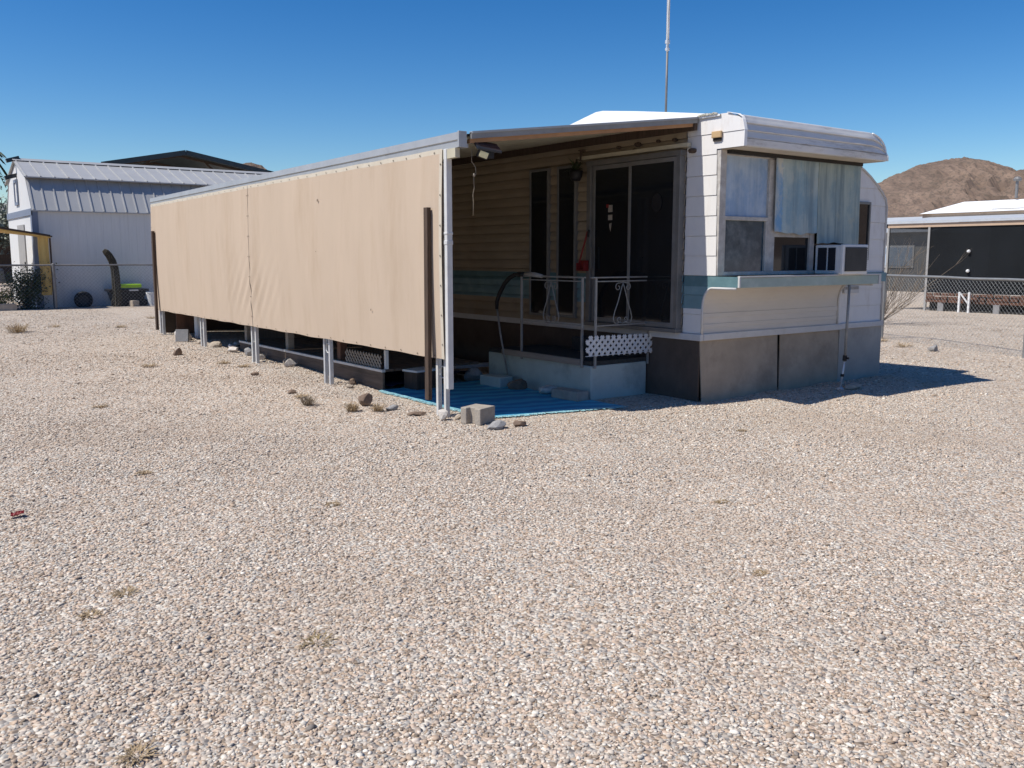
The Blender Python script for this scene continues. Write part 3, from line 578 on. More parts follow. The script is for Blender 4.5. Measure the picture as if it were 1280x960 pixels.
mb = MB(); mb.lathe((8.975, 5.875, G(8.98, 5.87) - .01), [(.05, 0), (.05, .012), (.015, .03)], 10); obj('foot', mb, m_galv, S)
A = thing('antenna_mast', 'tall thin metal antenna mast rising above the white trailer roof', 'mast', (8.35, 8.06, 3.02))
mb = MB(); mb.cyl((8.35, 8.06, 3.0), (8.352, 8.06, 4.08), .014, n=8); obj('lower_pole', mb, m_fence_dark, A, smooth=True)
mb = MB(); mb.cyl((8.352, 8.06, 4.05), (8.356, 8.06, 5.3), .019, n=8); obj('upper_pole', mb, m_galv, A, smooth=True)
mb = MB(); mb.lathe((8.352, 8.06, 3.97), [(.02, 0), (.028, .005), (.028, .03), (.018, .035), (.018, .08), (.03, .085), (.03, .12), (.02, .125)], 10); obj('clamp', mb, m_galv, A)
mb = MB(); mb.tube([(8.335, 8.05, 3.95), (8.33, 8.045, 4.1), (8.325, 8.04, 4.35), (8.345, 8.045, 4.6), (8.33, 8.04, 4.85), (8.335, 8.04, 5.25)], .006, 6); obj('cable', mb, m_white_pl, A, smooth=True)
mb = MB(); mb.lathe((8.35, 8.06, 2.98), [(.1, 0), (.1, .02), (.03, .05), (.02, .1)], 12); obj('base', mb, m_galv, A)

# ------------------------------------------------------------------ patio awning
XA = 4.53
A = thing('patio_awning', 'long flat metal patio awning running along the trailer side', 'awning', (XA, 6.79, 0))
def yfront(x): return 6.79 - .36 * (x - XA) / (X0 - XA)
def gz_out(y): return -.095 * (y - 6.79) / 9.66      # the gutter sags towards the far end
mb = MB(); zo, zi = 2.555, 2.862
NR = 33
for k in range(NR):   # ribbed pans running from gutter to wall
    ya, yb = 6.79 + (16.45 - 6.79) * k / NR, 6.79 + (16.45 - 6.79) * (k + 1) / NR; yi = ya - (.39 if k == 0 else 0.0)
    ya2 = 6.43 if k == 0 else ya
    for dz, mi in ((0, 0), (-.022, 1)):
        P_ = [(XA - .02, ya, zo + dz + gz_out(ya)), (XA - .02, yb - .03, zo + dz + gz_out(yb)), (XA - .02, yb - .02, zo + dz + .018 + gz_out(yb)), (XA - .02, yb, zo + dz + .018 + gz_out(yb))]
        Q_ = [(X0 - .012, ya2, zi + dz), (X0 - .012, yb - .03, zi + dz), (X0 - .012, yb - .02, zi + dz + .018), (X0 - .012, yb, zi + dz + .018)]
        mb.add(P_ + Q_, [(0, 1, 5, 4), (1, 2, 6, 5), (2, 3, 7, 6)], mi)
obj('roof_panel', mb, [m_awn_top, m_soffit], A, fix=False)
mb = MB(); mb.prism([(XA - .05, 2.445), (XA + .05, 2.445), (XA + .05, 2.475), (XA - .03, 2.475), (XA - .03, 2.50), (XA - .045, 2.51), (XA - .045, 2.545), (XA - .02, 2.575), (XA - .055, 2.575), (XA - .06, 2.51), (XA - .05, 2.50)], 6.80, 16.45, 'y')
mb.v = [(x, y, z + gz_out(y) * (1 if z > 2.49 else .75)) for x, y, z in mb.v]
obj('gutter', mb, m_gutter, A)
mb = MB(); mb.box(XA - .064, XA + .02, 6.775, 6.80, 2.442, 2.582); obj('gutter_end_cap', mb, m_gutter, A, bevel=.003)
# front edge fascia rising to the wall
mb = MB()
a = (XA + .06, yfront(XA + .06)); b = (X0 - .02, 6.43)
for (z0a, z1a, z0b, z1b, t, mi) in ((2.520, 2.575, 2.826, 2.878, .022, 0), (2.565, 2.583, 2.868, 2.886, .034, 1)):
    vs = []
    for (x, y), z0, z1 in ((a, z0a, z1a), (b, z0b, z1b)):
        vs += [(x, y - t, z0), (x, y + .01, z0), (x, y + .01, z1), (x, y - t, z1)]
    mb.add(vs, [(0, 1, 2, 3), (4, 7, 6, 5), (0, 4, 5, 1), (1, 5, 6, 2), (2, 6, 7, 3), (3, 7, 4, 0)], mi)
obj('front_fascia', mb, [m_fascia, m_gutter], A)
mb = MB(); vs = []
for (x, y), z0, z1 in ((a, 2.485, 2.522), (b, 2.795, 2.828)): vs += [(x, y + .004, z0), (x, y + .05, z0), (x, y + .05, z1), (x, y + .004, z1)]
mb.add(vs, [(0, 1, 2, 3), (4, 7, 6, 5), (0, 4, 5, 1), (1, 5, 6, 2), (2, 6, 7, 3), (3, 7, 4, 0)]); obj('fascia_under_strip', mb, m_fascia_strip, A)  # orange-brown strip just below and behind the fascia edge
mb = MB(); mb.box(X0 - .06, X0 - .022, 6.42, 16.4, 2.755, 2.835); obj('wall_ledger', mb, m_wood_dark, A)
mb = MB(); mb.box(XA - .068, XA - .02, 6.83, 16.4, 2.36, 2.442); mb.v = [(x, y, z + gz_out(y) * .8) for x, y, z in mb.v]; obj('header_beam', mb, m_soffit, A)
for i, yp in enumerate((7.18, 9.66, 11.95, 14.11, 16.29)):
    g = G(XA, yp); pb = MB()
    for dy in (-.068, .068):
        y = yp + dy; s = 1 if dy > 0 else -1
        pb.box(XA - .022, XA - .017, y - .018, y + .018, g - .03, 2.33); pb.box(XA - .017, XA + .022, y - .018, y - .013, g - .03, 2.33); pb.box(XA - .017, XA + .022, y + .013, y + .018, g - .03, 2.33)
    P = obj('post', pb, m_white_post if i in (0, 2, 3) else m_galv, A, bevel=.0015)
    pb = MB()
    for z in ((.42,) if i < 2 else (.30,)):
        if i < 2: pb.tube([(XA, yp + .05 * math.cos(t), g + z + .055 * math.sin(t)) for t in np.linspace(0, 2 * math.pi, 15)], .006, 6)
        else: pb.bar((XA, yp - .052, g + z), (XA, yp + .052, g + z - .02), .02, .004)
    obj('scroll_link', pb, m_white_post, P)
D = MB(); D.box(4.455, 4.515, 6.965, 7.012, .28, 2.445)
D.box(4.451, 4.519, 6.961, 7.016, 1.60, 1.64); D.box(4.451, 4.519, 6.961, 7.016, 1.69, 1.715)
obj('downspout', D, m_white_post, A, bevel=.006)

# shade screens hanging from the gutter
def screen(y0, y1, lab, zt0, zt1, zb0, zb1, seed):
    mb = MB(); nu, nv = int((y1 - y0) * 22), 44; xs_ = XA - .075
    def f(u, v):
        y = y0 + (y1 - y0) * u; zt = zt0 + (zt1 - zt0) * u + .002 * math.sin(u * 40); zb = zb0 + (zb1 - zb0) * u + .003 * math.sin(u * 37 + 1) + .004 * mnoise.noise((u * 9, seed, 2))
        z = zb + (zt - zb) * v; env = min(1, 4 * v, 4 * (1 - v) + .15)
        d = .012 * mnoise.noise((y * .7, z * .35, seed)) + .0028 * mnoise.noise((y * 2.6, z * .8, seed + 3)) + .0015 * mnoise.noise((y * 8 + z * 5, z * 3 - y * 2, seed))
        q = abs(u - 1 if seed < 5 else u)  # slack folds by the seam
        d += .012 * math.exp(-(q * 6) ** 2) * math.exp(-((v - .18) * 4) ** 2) * math.sin(26 * (y + z * .8))
        return (xs_ + d * env - .018 * math.sin(math.pi * v), y, z)
    mb.grid(f, nu, nv, lambda i, j: 1 if (j >= nv - 1 or (i == 0 and seed < 5)) else 0)
    for e, cnt in ((0, 15), (1, 19)):
        for k in range(cnt):
            u = (k + .5) / cnt; p = Vector(f(u, .985 if e else .012)); mb.lathe(p - Vector((0, 0, 0)), [(.001, 0)], 3) if 0 else mb.add([(p.x - .006, p.y + .008 * math.cos(t), p.z + .008 * math.sin(t)) for t in np.linspace(0, 2 * math.pi, 9)[:-1]], [tuple(range(8))], 2)
    for uu in (.004, .996):
        for k in range(7):
            p = Vector(f(uu, (k + .5) / 7)); mb.add([(p.x - .006, p.y + .008 * math.cos(t), p.z + .008 * math.sin(t)) for t in np.linspace(0, 2 * math.pi, 9)[:-1]], [tuple(range(8))], 2)
    if seed < 5:
        for yy, zz_, s in ((9.62, 2.12, .018), (9.7, 1.55, .008), (8.4, .95, .012)):
            p = (XA - .10, yy, zz_); mb.add([(p[0], p[1] + s * math.cos(t) * .7, p[2] + s * math.sin(t)) for t in np.linspace(0, 2 * math.pi, 8)[:-1]], [tuple(range(7))], 2)
    o = solo('shade_screen', mb, [m_fabric, m_hem, m_grommet], lab, 'shade screen', (XA - .07, (y0 + y1) / 2, .56), 'tan fabric screens closing the patio side', smooth=True, fix=False)
screen(7.03, 11.80, 'near tan fabric shade screen with cream hem, beside the free standing front corner post', 2.45, 2.42, .553, .565, 1.0)
screen(11.815, 16.37, 'far tan fabric shade screen, stretching from the seam to the grey shed end', 2.42, 2.372, .565, .573, 8.0)
for (y, zb, zt, lab) in ((7.22, .16, 1.94, 'dark brown wooden batten standing against the screen by the concrete block'), (16.14, .24, 1.92, 'dark brown wooden batten at the far end of the screen')):
    mb = MB(); mb.rbox((4.40, y, (zb + zt) / 2), (.042, .062, zt - zb), .04, (.0, .006)); solo('wooden_batten', mb, m_wood_dark, lab, 'wooden batten', (4.40, y, zb), 'dark wooden battens on the screen', bevel=.004)

# solar flood light and pull cord
A = thing('solar_floodlight', 'black solar flood light under the front corner of the awning', 'flood light', (4.66, 6.82, 2.44))
mb = MB(); mb.rbox((4.75, 6.75, 2.462), (.24, .15, .02), -.15, (.6, .1)); SP = obj('solar_panel', mb, m_solar, A, bevel=.004)
mb = MB(); mb.bar((4.76, 6.80, 2.47), (4.75, 6.79, 2.38), .05, .03); mb.rbox((4.79, 6.80, 2.40), (.10, .06, .07)); obj('bracket', mb, m_blackpl, A, bevel=.004)
mb = MB(); mb.rbox((4.70, 6.745, 2.395), (.105, .045, .078), -.3, (.35, .3)); LH = obj('lamp_head', mb, m_blackpl, A, bevel=.01)
mb = MB(); mb.rbox((4.692, 6.722, 2.386), (.08, .008, .055), -.3, (.35, .3)); obj('lens', mb, m_lens, LH, bevel=.006)
mb = MB(); mb.tube([(4.62, 6.80, 2.44), (4.615, 6.80, 2.33), (4.65, 6.79, 2.28), (4.655, 6.79, 2.22), (4.63, 6.79, 2.19), (4.635, 6.79, 2.10), (4.62, 6.79, 2.04), (4.625, 6.79, 1.97), (4.622, 6.79, 1.86)], .0017, 5); mb.cyl((4.632, 6.79, 2.20), (4.632, 6.79, 2.225), .009, n=6)
solo('pull_string', mb, m_cord, 'thin pale pull cord hanging below the solar flood light', 'cord', (4.62, 6.8, 1.86), smooth=True)

# ------------------------------------------------------------------ porch, railing, lattice
P = thing('porch_step', 'low pale blue painted porch block in front of the patio door', 'porch', (6.7, 8.0, 0))
mb = MB(); mb.box(6.285, 7.10, 7.06, 8.92, -.05, .355); obj('base', mb, m_ltblue, P, bevel=.01)
mb = MB(); mb.box(6.29, 7.10, 7.065, 8.91, .356, .40); obj('deck', mb, m_carpet, P)
mb = MB(); mb.box(6.245, 6.284, 7.20, 8.60, .352, .418); obj('edge_board', mb, m_board, P, bevel=.004)
mb = MB(); mb.box(6.90, 7.10, 7.16, 8.1, .401, .56); obj('upper_step', mb, m_carpet, P, bevel=.008)
RL = thing('porch_railing', 'grey iron porch railing with heart shaped scrolls around the blue step', 'railing', (6.3, 7.04, .34))
for x, y in ((6.262, 8.23), (6.262, 7.18), (6.32, 7.035), (7.09, 7.035)):
    mb = MB(); mb.box(x - .011, x + .011, y - .011, y + .011, .33, 1.27); obj('post', mb, m_rail, RL, bevel=.002)
mb = MB(); mb.box(6.247, 6.277, 7.14, 8.32, 1.271, 1.285); mb.box(6.255, 6.269, 7.19, 8.22, 1.232, 1.244); obj('top_rail', mb, m_rail, RL, bevel=.003)
mb = MB(); mb.box(6.25, 7.22, 7.020, 7.050, 1.2715, 1.2855); mb.box(6.33, 7.08, 7.028, 7.042, 1.232, 1.244); obj('top_rail', mb, m_rail, RL, bevel=.003)
mb = MB(); mb.box(6.33, 7.08, 7.028, 7.042, .77, .782); obj('lower_rail', mb, m_rail, RL)
mb = MB(); mb.box(6.255, 6.269, 7.19, 8.22, .77, .782); obj('lower_rail', mb, m_rail, RL)
def scroll(place):
    mb = MB()
    def spiral(cx, cz, r, a0, turns, s): return [(cx + s * r * (1 - .75 * t) * math.cos(a0 + t * turns), cz + r * (1 - .75 * t) * math.sin(a0 + t * turns)) for t in np.linspace(0, 1, 22)]
    for s in (-1, 1):
        arm = [(-s * .005, 1.225), (s * .02, 1.17), (s * .07, 1.02), (s * .115, .92), (s * .135, .85), (s * .12, .80), (s * .08, .79), (s * .03, .815)]
        mb.tube([place(a, b) for a, b in arm], .0058, 6)
        mb.tube([place(a, b) for a, b in [(s * .0, 1.225)] + spiral(s * .07, 1.175, .045, math.pi * .6, -6.5, s)], .005, 6)
        mb.tube([place(a, b) for a, b in [(0, .79)] + spiral(s * .045, .835, .035, -math.pi * .6, 6.0, s)], .005, 6)
    return mb
obj('scroll', scroll(lambda a, b: (6.705 + a, 7.035, b)), m_rail, RL, smooth=True)
obj('scroll', scroll(lambda a, b: (6.262, 7.70 + a, b)), m_rail, RL, smooth=True)
mb = MB(); mb.tube([(6.262, 8.30, 1.29), (6.262, 8.36, 1.288), (6.262, 8.46, 1.25), (6.262, 8.56, 1.18), (6.262, 8.66, 1.06), (6.262, 8.71, .97), (6.262, 8.715, .88)], [.02, .024, .025, .025, .025, .024, .02], 10); mb.tube([(6.262, 8.18, 1.295), (6.262, 8.30, 1.293)], .028, 10); obj('foam_grip', mb, m_black, RL, smooth=True)
mb = MB(); mb.tube([(6.262, 8.16, 1.296), (6.262, 8.0, 1.297), (6.262, 7.86, 1.28)], [.024, .026, .02], 10); obj('foam_sleeve', mb, m_greyfoam, RL, smooth=True)
mb = MB(); mb.tube([(6.262, 8.715, .90), (6.25, 8.63, .6), (6.24, 8.47, .13)], .011, 8); obj('grip_pole', mb, m_rail, RL, smooth=True)
def clipseg(u0, v0, du, dv, L_, H_):
    t0, t1 = -1e9, 1e9
    for p, d, lim in ((u0, du, L_), (v0, dv, H_)):
        a, b = (0 - p) / d, (lim - p) / d
        if a > b: a, b = b, a
        t0, t1 = max(t0, a), min(t1, b)
    return ((u0 + du * t0, v0 + dv * t0), (u0 + du * t1, v0 + dv * t1)) if t1 - t0 > 1e-3 else None
def lattice(place, L_, H_, pitch, w, th):
    mb = MB()
    for s in (1, -1):
        k = -H_
        while k < L_ + H_:
            c = clipseg(k, 0 if s > 0 else H_, 1, s, L_, H_)
            if c and abs(c[1][0] - c[0][0]) > w * .4:
                off = (th * .5 + .001) * s; p, q = place(*c[0], off), place(*c[1], off)
                nrm = Vector(place(0, 0, 1)) - Vector(place(0, 0, 0)); mb.bar(p, q, w, th, up=nrm)
            k += pitch
    return mb
mb = lattice(lambda u, v, o: (6.17 + u, 7.005 - o, .475 + v - .02 * u), 1.04, .20, .080, .030, .004)
mb.box(6.165, 7.215, 6.996, 7.014, .468 - .0, .474); solo('lattice_strip', mb, m_white_pl, 'white plastic lattice strip fixed across the front of the porch railing', 'lattice', (6.69, 7.0, .47))

# ------------------------------------------------------------------ things around the porch
def weave_mat():
    m = bpy.data.materials.new('blue_woven_mat'); m.use_nodes = True; t = m.node_tree; L = t.links.new; p = t.nodes['Principled BSDF']
    p.inputs['Roughness'].default_value = .6
    tc = nd(t, 'ShaderNodeTexCoord'); mp = nd(t, 'ShaderNodeMapping'); mp.inputs['Rotation'].default_value = (0, 0, .28); L(tc.outputs['Object'], mp.inputs[0])
    w = nd(t, 'ShaderNodeTexWave', bands_direction='Y'); w.inputs['Scale'].default_value = 1.3; w.inputs['Distortion'].default_value = 7; w.inputs['Detail'].default_value = 3; L(mp.outputs[0], w.inputs[0])
    cr = nd(t, 'ShaderNodeValToRGB'); e = cr.color_ramp.elements; e[0].color = (.03, .27, .46, 1); e[1].color = (.07, .46, .62, 1); e[0].position = .15; e[1].position = .75; L(w.outputs[0], cr.inputs[0])
    L(cr.outputs[0], p.inputs['Base Color']); return m
m_mat = weave_mat(); m_fringe = M('pale_cyan_fringe', (.30, .52, .55), .8, var=.3, scale=30)
RM = thing('patio_rug', 'bright blue woven patio rug with pale fringed edge on the gravel', 'rug', (5.4, 7.6, .01))
Q = [Vector((4.80, 8.92, 0)), Vector((6.18, 8.92, 0)), Vector((6.24, 6.50, 0)), Vector((4.78, 6.80, 0))]
def rugp(u, v):
    p = Q[3].lerp(Q[2], u).lerp(Q[0].lerp(Q[1], u), v)
    e = .03 * mnoise.noise((p.x * 5, p.y * 5, 0)) * (1 if min(u, v, 1 - u, 1 - v) < .01 else 0)
    return (p.x + e, p.y + e, .010 + .006 * max(0, mnoise.noise((p.x * 1.2, p.y * 5, 2))) + .004 * mnoise.noise((p.x * 4, p.y * 9, 2)) + .004)
mb = MB(); mb.grid(rugp, 50, 90); obj('rug_cloth', mb, m_mat, RM, fix=False, smooth=True)
mb = MB(); r2 = random.Random(4)
for k in range(420):
    t = k / 420
    if t < .4: b = Vector(rugp(t / .4, 0)); d = Vector((0, -1, 0))
    else: b = Vector(rugp(0, (t - .4) / .6)); d = Vector((-1, 0, 0))
    a = r2.uniform(-.7, .7); d = Vector((d.x * math.cos(a) - d.y * math.sin(a), d.x * math.sin(a) + d.y * math.cos(a), 0)); q = b + d * r2.uniform(.02, .06)
    mb.bar(b - d * .02, (q.x, q.y, G(q.x, q.y) + .012), .008, .003)
obj('fringe', mb, m_fringe, RM)
mb = MB()
mb.grid(lambda u, v: (4.95 + 1.3 * u, 8.96 + 2.2 * v, .03 + .05 * max(0, mnoise.noise((u * 3, v * 5, 7))) + .16 * max(0, mnoise.noise((u * 2 + 4, v * 3, 1)))), 30, 50)
solo('navy_tarp', mb, m_navy, 'crumpled dark navy tarp on the ground behind the blue rug', 'tarp', (5.6, 9.9, .03), fix=False, smooth=True)
mb = MB(); mb.rbox((6.55, 9.62, .10), (1.25, .10, .045), -.12); mb.box(6.05, 6.10, 9.63, 9.70, -.02, .08); mb.box(7.0, 7.05, 9.5, 9.57, -.02, .08); solo('white_plank', mb, m_white_pl, 'weathered white plank lying behind the blue rug', 'plank', (6.5, 9.6, 0), bevel=.004)

def rock(name, mat, c, size, seed, label, cat='rock', group=None, flat=.6, rz=0, sub=2):
    bm = bmesh.new(); bmesh.ops.create_icosphere(bm, subdivisions=sub, radius=1); r = random.Random(seed)
    cuts = [(Vector((r.gauss(0, 1), r.gauss(0, 1), r.gauss(0, 1))).normalized(), r.uniform(.5, .8)) for _ in range(12)]
    V = []
    for v in bm.verts:
        p = v.co.copy() * (1 + .18 * mnoise.noise(v.co * 1.4 + Vector((seed, 0, 0))))
        for nn, d in cuts:
            e = p.dot(nn) - d
            if e > 0: p -= nn * e
        p = Vector((p.x * size[0], p.y * size[1], p.z * size[2])); p.rotate(__import__('mathutils').Euler((0, 0, rz))); V.append(p)
    zmin = min(p.z for p in V); base = G(c[0], c[1]) if len(c) < 3 else c[2]
    mb = MB(); mb.add([(p.x + c[0], p.y + c[1], p.z - zmin * .8 + base - .003) for p in V], [[v.index for v in f.verts] for f in bm.faces]); bm.free()
    return solo(name, mb, mat, label, cat, (c[0], c[1], base), group, fix=True)
GP = 'stones scattered along the foot of the patio'
rock('rock', m_rock_b, (4.2, 8.11), (.085, .075, .085), 3, 'pointed brown rock standing alone left of the rug', group=GP)
rock('rock', m_rock_g, (4.27, 7.72), (.085, .05, .04), 4, 'flat grey rock between the pointed rock and the rug edge', group=GP)
rock('rock', m_rock_w, (4.42, 7.0), (.07, .06, .07), 5, 'whitish rock against the foot of the near wooden batten', group=GP)
rock('rock', m_rock_t, (4.55, 6.95), (.05, .04, .035), 6, 'small yellowish stone at the foot of the front corner post', group=GP)
rock('rock', m_rock_g, (4.57, 6.36), (.13, .085, .05), 7, 'flat grey paving shard just in front of the concrete block', group=GP)
rock('rock', m_rock_b, (4.80, 6.33), (.08, .05, .045), 8, 'dark flat brick shard on the gravel right of the concrete block', group=GP)
rock('rock', m_rock_b, (3.85, 13.18), (.085, .08, .075), 9, 'round dark brown rock alone on the gravel before the far screen', group=GP)
rock('rock', m_rock_b, (4.05, 10.72), (.075, .05, .03), 10, 'red brown brick shard on the gravel before the third post', group=GP)
rock('rock', m_rock_b, (3.92, 9.3), (.075, .04, .03), 13, 'thin dark shard just left of the second post', group=GP)
rock('rock', m_rock_b, (4.35, 7.35), (.12, .06, .03), 14, 'flat reddish brick piece at the rug corner', group=GP)
rr = random.Random(11)
for i, (x, y, s, m) in enumerate(((4.62, 13.9, .14, m_rock_t), (4.78, 13.6, .11, m_rock_w), (4.66, 13.2, .12, m_rock_w), (4.85, 13.0, .13, m_rock_t), (4.72, 12.7, .12, m_rock_g), (4.9, 12.45, .13, m_rock_b), (4.74, 12.25, .11, m_rock_w), (4.86, 11.6, .12, m_rock_t), (4.72, 11.2, .14, m_rock_w), (4.95, 11.0, .10, m_rock_g), (4.6, 14.5, .09, m_rock_t), (5.0, 13.9, .12, m_rock_w), (4.8, 10.3, .08, m_rock_g), (4.75, 9.5, .09, m_rock_b), (4.62, 9.3, .07, m_rock_t))):
    s *= .85; rock('rock', m, (x, y), (s, s * rr.uniform(.6, .9), s * rr.uniform(.5, .8)), 20 + i, 'rough stone in the low row under the far half of the screen', group='row of stones under the screen', rz=rr.uniform(0, 3))
rock('rock', m_rock_b, (6.08, 8.05, .012), (.15, .11, .09), 60, 'dark brown rock on the rug edge between pale blocks at the porch foot')
rock('rock', m_rock_w, (6.12, 7.60, .012), (.16, .09, .07), 61, 'pinkish pale rock against the porch foot beside the pale block')
rock('rock', m_rock_g, (6.10, 9.0, .012), (.16, .13, .10), 65, 'dark grey rock at the back corner of the rug')
mb = MB(); mb.rbox((6.06, 8.45, .07), (.20, .36, .12), .1); solo('paving_block', mb, m_ltblue, 'pale blue block at the porch foot under the curved hand grip', 'block', (6.06, 8.45, .01), bevel=.012)
mb = MB(); mb.rbox((6.10, 7.18, .062), (.17, .40, .10), .06); solo('paving_block', mb, m_conc, 'whitish block at the porch foot near the rug front corner', 'block', (6.1, 7.18, .01), bevel=.012)
# concrete block
mb = MB(); a = .12; w = .11; h = .15
poly = [(-a, -w), (a, -w), (a, w), (-a, w), (-a, .045), (-a + .05, .035), (-a + .05, -.035), (-a, -.045)]
mb.prism(poly, 0, h, 'z'); ca, sa = math.cos(.36), math.sin(.36)
g = G(4.62, 6.73); mb.v = [(4.60 + x * ca - y * sa, 6.70 + x * sa + y * ca, z + g) for x, y, z in mb.v]
solo('concrete_block', mb, m_conc, 'notched grey concrete block on the gravel at the front of the blue rug', 'concrete block', (4.6, 6.7, g), bevel=.008)
mb = MB(); mb.rbox((4.47, 15.0, G(4.4, 15) + .095), (.05, .21, .20), .93, (0, .2)); solo('paving_slab', mb, m_conc_d, 'square dark grey paving slab leaning near the far end of the screen', 'paving slab', (4.42, 15, G(4.4, 15)), bevel=.006)
mb = MB(); mb.cyl((4.86, 15.35, G(4.9, 15.3) - .02), (4.86, 15.35, .75), .075, n=14); solo('white_pipe', mb, m_white_pl, 'short upright white pipe behind the leaning grey slab', 'pipe', (4.86, 15.35, .2), smooth=False)
mb = MB(); mb.tube([(4.62, 15.75, G(4.6, 15.7) + .05), (4.60, 15.1, G(4.6, 15.1) + .05)], [.06, .055], 10); solo('bleached_log', mb, m_rock_w, 'short bleached log lying beside the leaning grey slab', 'log', (4.6, 15.4, .15))
mb = MB(); mb.box(4.72, 5.22, 16.12, 16.15, .1, .95); solo('plywood_sheet', mb, m_ply, 'reddish brown plywood sheet standing under the far screen end', 'plywood', (5.06, 16, .1))
mb = MB(); mb.box(5.62, 5.66, 13.46, 14.85, .0, 1.1); solo('dark_board', mb, m_wood_dark, 'dark board added under the screen behind the stones', 'board', (5.64, 14.2, .1))  # extra board, covers the bright ground seen behind the stones
mb = MB(); mb.prism([(4.60, -.05), (7.08, -.05), (7.08, 2.745), (4.60, 2.43)], 16.40, 16.43, 'y'); solo('sun_stop_wall', mb, m_skirt_dark, 'dark wall added to keep sun out of the far patio end', 'wall', (6, 16.41, .1))  # added closure, stops sun and bright gravel showing at the patio end
# wooden deck under the awning
DK = thing('wooden_deck', 'low dark wooden deck under the screened patio', 'deck', (5.5, 11.2, 0))
mb = MB()
for k in range(9): mb.box(4.88 + k * .145, 5.015 + k * .145, 8.97, 13.4, .205, .235)
obj('deck_boards', mb, m_wood_deck, DK, bevel=.003)
mb = MB(); mb.box(4.85, 4.878, 8.95, 13.42, -.02, .205); obj('fascia_board', mb, m_wood_deck, DK, bevel=.003)
mb = MB(); mb.box(4.838, 4.885, 8.945, 13.43, .206, .236); obj('edge_strip', mb, m_galv, DK, bevel=.003)
for y in (10.15, 11.75, 13.3):
    mb = MB(); mb.box(4.90, 4.99, y - .045, y + .045, .236, .75); obj('support_post', mb, m_ply if y < 11 else m_board, DK, bevel=.004)
mb = MB(); mb.box(4.90, 4.935, 8.96, 9.0, .2365, .45); obj('support_post', mb, m_white_pl, DK)
mb = lattice(lambda u, v, o: (4.87 - o, 9.02 + u, .242 + v), .88, .15, .07, .026, .005); solo('lattice_strip', mb, m_board, 'beige lattice strip standing on the deck edge under the screen', 'lattice', (4.87, 9.46, .24))
mb = MB(); mb.rbox((5.25, 8.80, .11), (.3, .22, .2), .2); mb.rbox((5.25, 8.80, .222), (.33, .25, .024), .2, mi=1); solo('storage_box', mb, [m_wood_dark, m_white_pl], 'small dark box with white lid beside the deck corner', 'box', (5.25, 8.8, .01), bevel=.006)

# broom / dustpan, hanging plant
DP = thing('dustpan', 'red long handled dustpan leaning on the wall beside the patio door', 'dustpan', (7.0, 8.05, 1.33))
mb = MB(); mb.cyl((7.02, 7.97, 1.78), (7.0, 8.10, 1.40), .010, n=8); obj('handle', mb, m_red, DP)
mb = MB(); mb.cyl((7.02, 7.965, 1.72), (7.023, 7.95, 1.80), .014, n=8); obj('grip', mb, m_black, DP)
mb = MB(); mb.box(6.96, 7.035, 7.96, 8.10, 1.33, 1.345); mb.box(7.02, 7.035, 7.96, 8.10, 1.345, 1.45); mb.box(6.96, 7.02, 7.96, 7.972, 1.345, 1.42); mb.box(6.96, 7.02, 8.088, 8.10, 1.345, 1.42); obj('pan', mb, m_red, DP, bevel=.005)
HP = thing('hanging_planter', 'small dark planter with spiky leaves hanging from a hook by the narrow windows', 'planter', (6.98, 8.16, 2.4))
mb = MB(); mb.box(7.03, 7.11, 8.12, 8.16, 2.70, 2.715); mb.box(7.045, 7.06, 8.13, 8.15, 2.60, 2.70); mb.bar((6.99, 8.14, 2.60), (7.06, 8.14, 2.60), .012, .012); obj('hook', mb, m_wood_dark, HP)
mb = MB(); mb.lathe((6.98, 8.14, 2.36), [(.05, 0), (.075, .05), (.08, .11), (.07, .12), (.02, .11)], 14); obj('pot', mb, m_blackpl, HP, smooth=True)
mb = MB(); r2 = random.Random(8)
for k in range(46):
    a = r2.uniform(0, 6.28); l = r2.uniform(.08, .2); p = Vector((6.98, 8.14, 2.47)); q = p + Vector((math.cos(a) * l * .8, math.sin(a) * l, r2.uniform(-.02, .16)))
    sd = Vector((-math.sin(a), math.cos(a), 0)) * .008; md = p.lerp(q, .5) + Vector((0, 0, .03)); mb.add([p - sd, p + sd, md + sd, md - sd, q], [(0, 1, 2, 3), (3, 2, 4)])
obj('leaves', mb, m_leaf, HP, fix=False)
mb = MB()
for a in (0, 2.1, 4.2): mb.bar((6.98 + .07 * math.cos(a), 8.14 + .07 * math.sin(a), 2.47), (6.995, 8.14, 2.60), .004, .004)
obj('chain', mb, m_wood_dark, HP)

# ------------------------------------------------------------------ dry weeds and a red scrap
def tuft(x, y, r_, h, n, seed, label, mat=None, group='dry weed tufts on the gravel'):
    r = random.Random(seed); mb = MB(); g = G(x, y)
    for k in range(n):
        a = r.uniform(0, 6.28); b = r.uniform(0, r_ * .45); l = r.uniform(.4, 1); p = Vector((x + b * math.cos(a), y + b * math.sin(a), g - .005))
        a2 = a + r.uniform(-.8, .8); q = p + Vector((math.cos(a2) * r_ * l, math.sin(a2) * r_ * l, h * r.uniform(.15, .8))); m_ = p.lerp(q, .55) + Vector((r.uniform(-.01, .01), r.uniform(-.01, .01), h * .25))
        s = Vector((-math.sin(a2), math.cos(a2), 0)) * r.uniform(.0012, .003)
        mb.add([p - s, p + s, m_ + s, m_ - s, q], [(0, 1, 2, 3), (3, 2, 4)])
        if r.random() < .5: e = m_ + Vector((r.uniform(-1, 1), r.uniform(-1, 1), r.uniform(0, 1))) * r_ * .25; mb.add([m_ - s, m_ + s, e], [(0, 1, 2)])
    solo('dry_weed', mb, mat or m_weed, label, 'weed', (x, y, g), group, fix=False)
tuft(1.42, 3.2, .085, .018, 80, 1, 'flat dry olive weed clump on the open gravel nearest the camera', M('olive_dry_weed', (.27, .20, .10), .9, var=.3, scale=30))
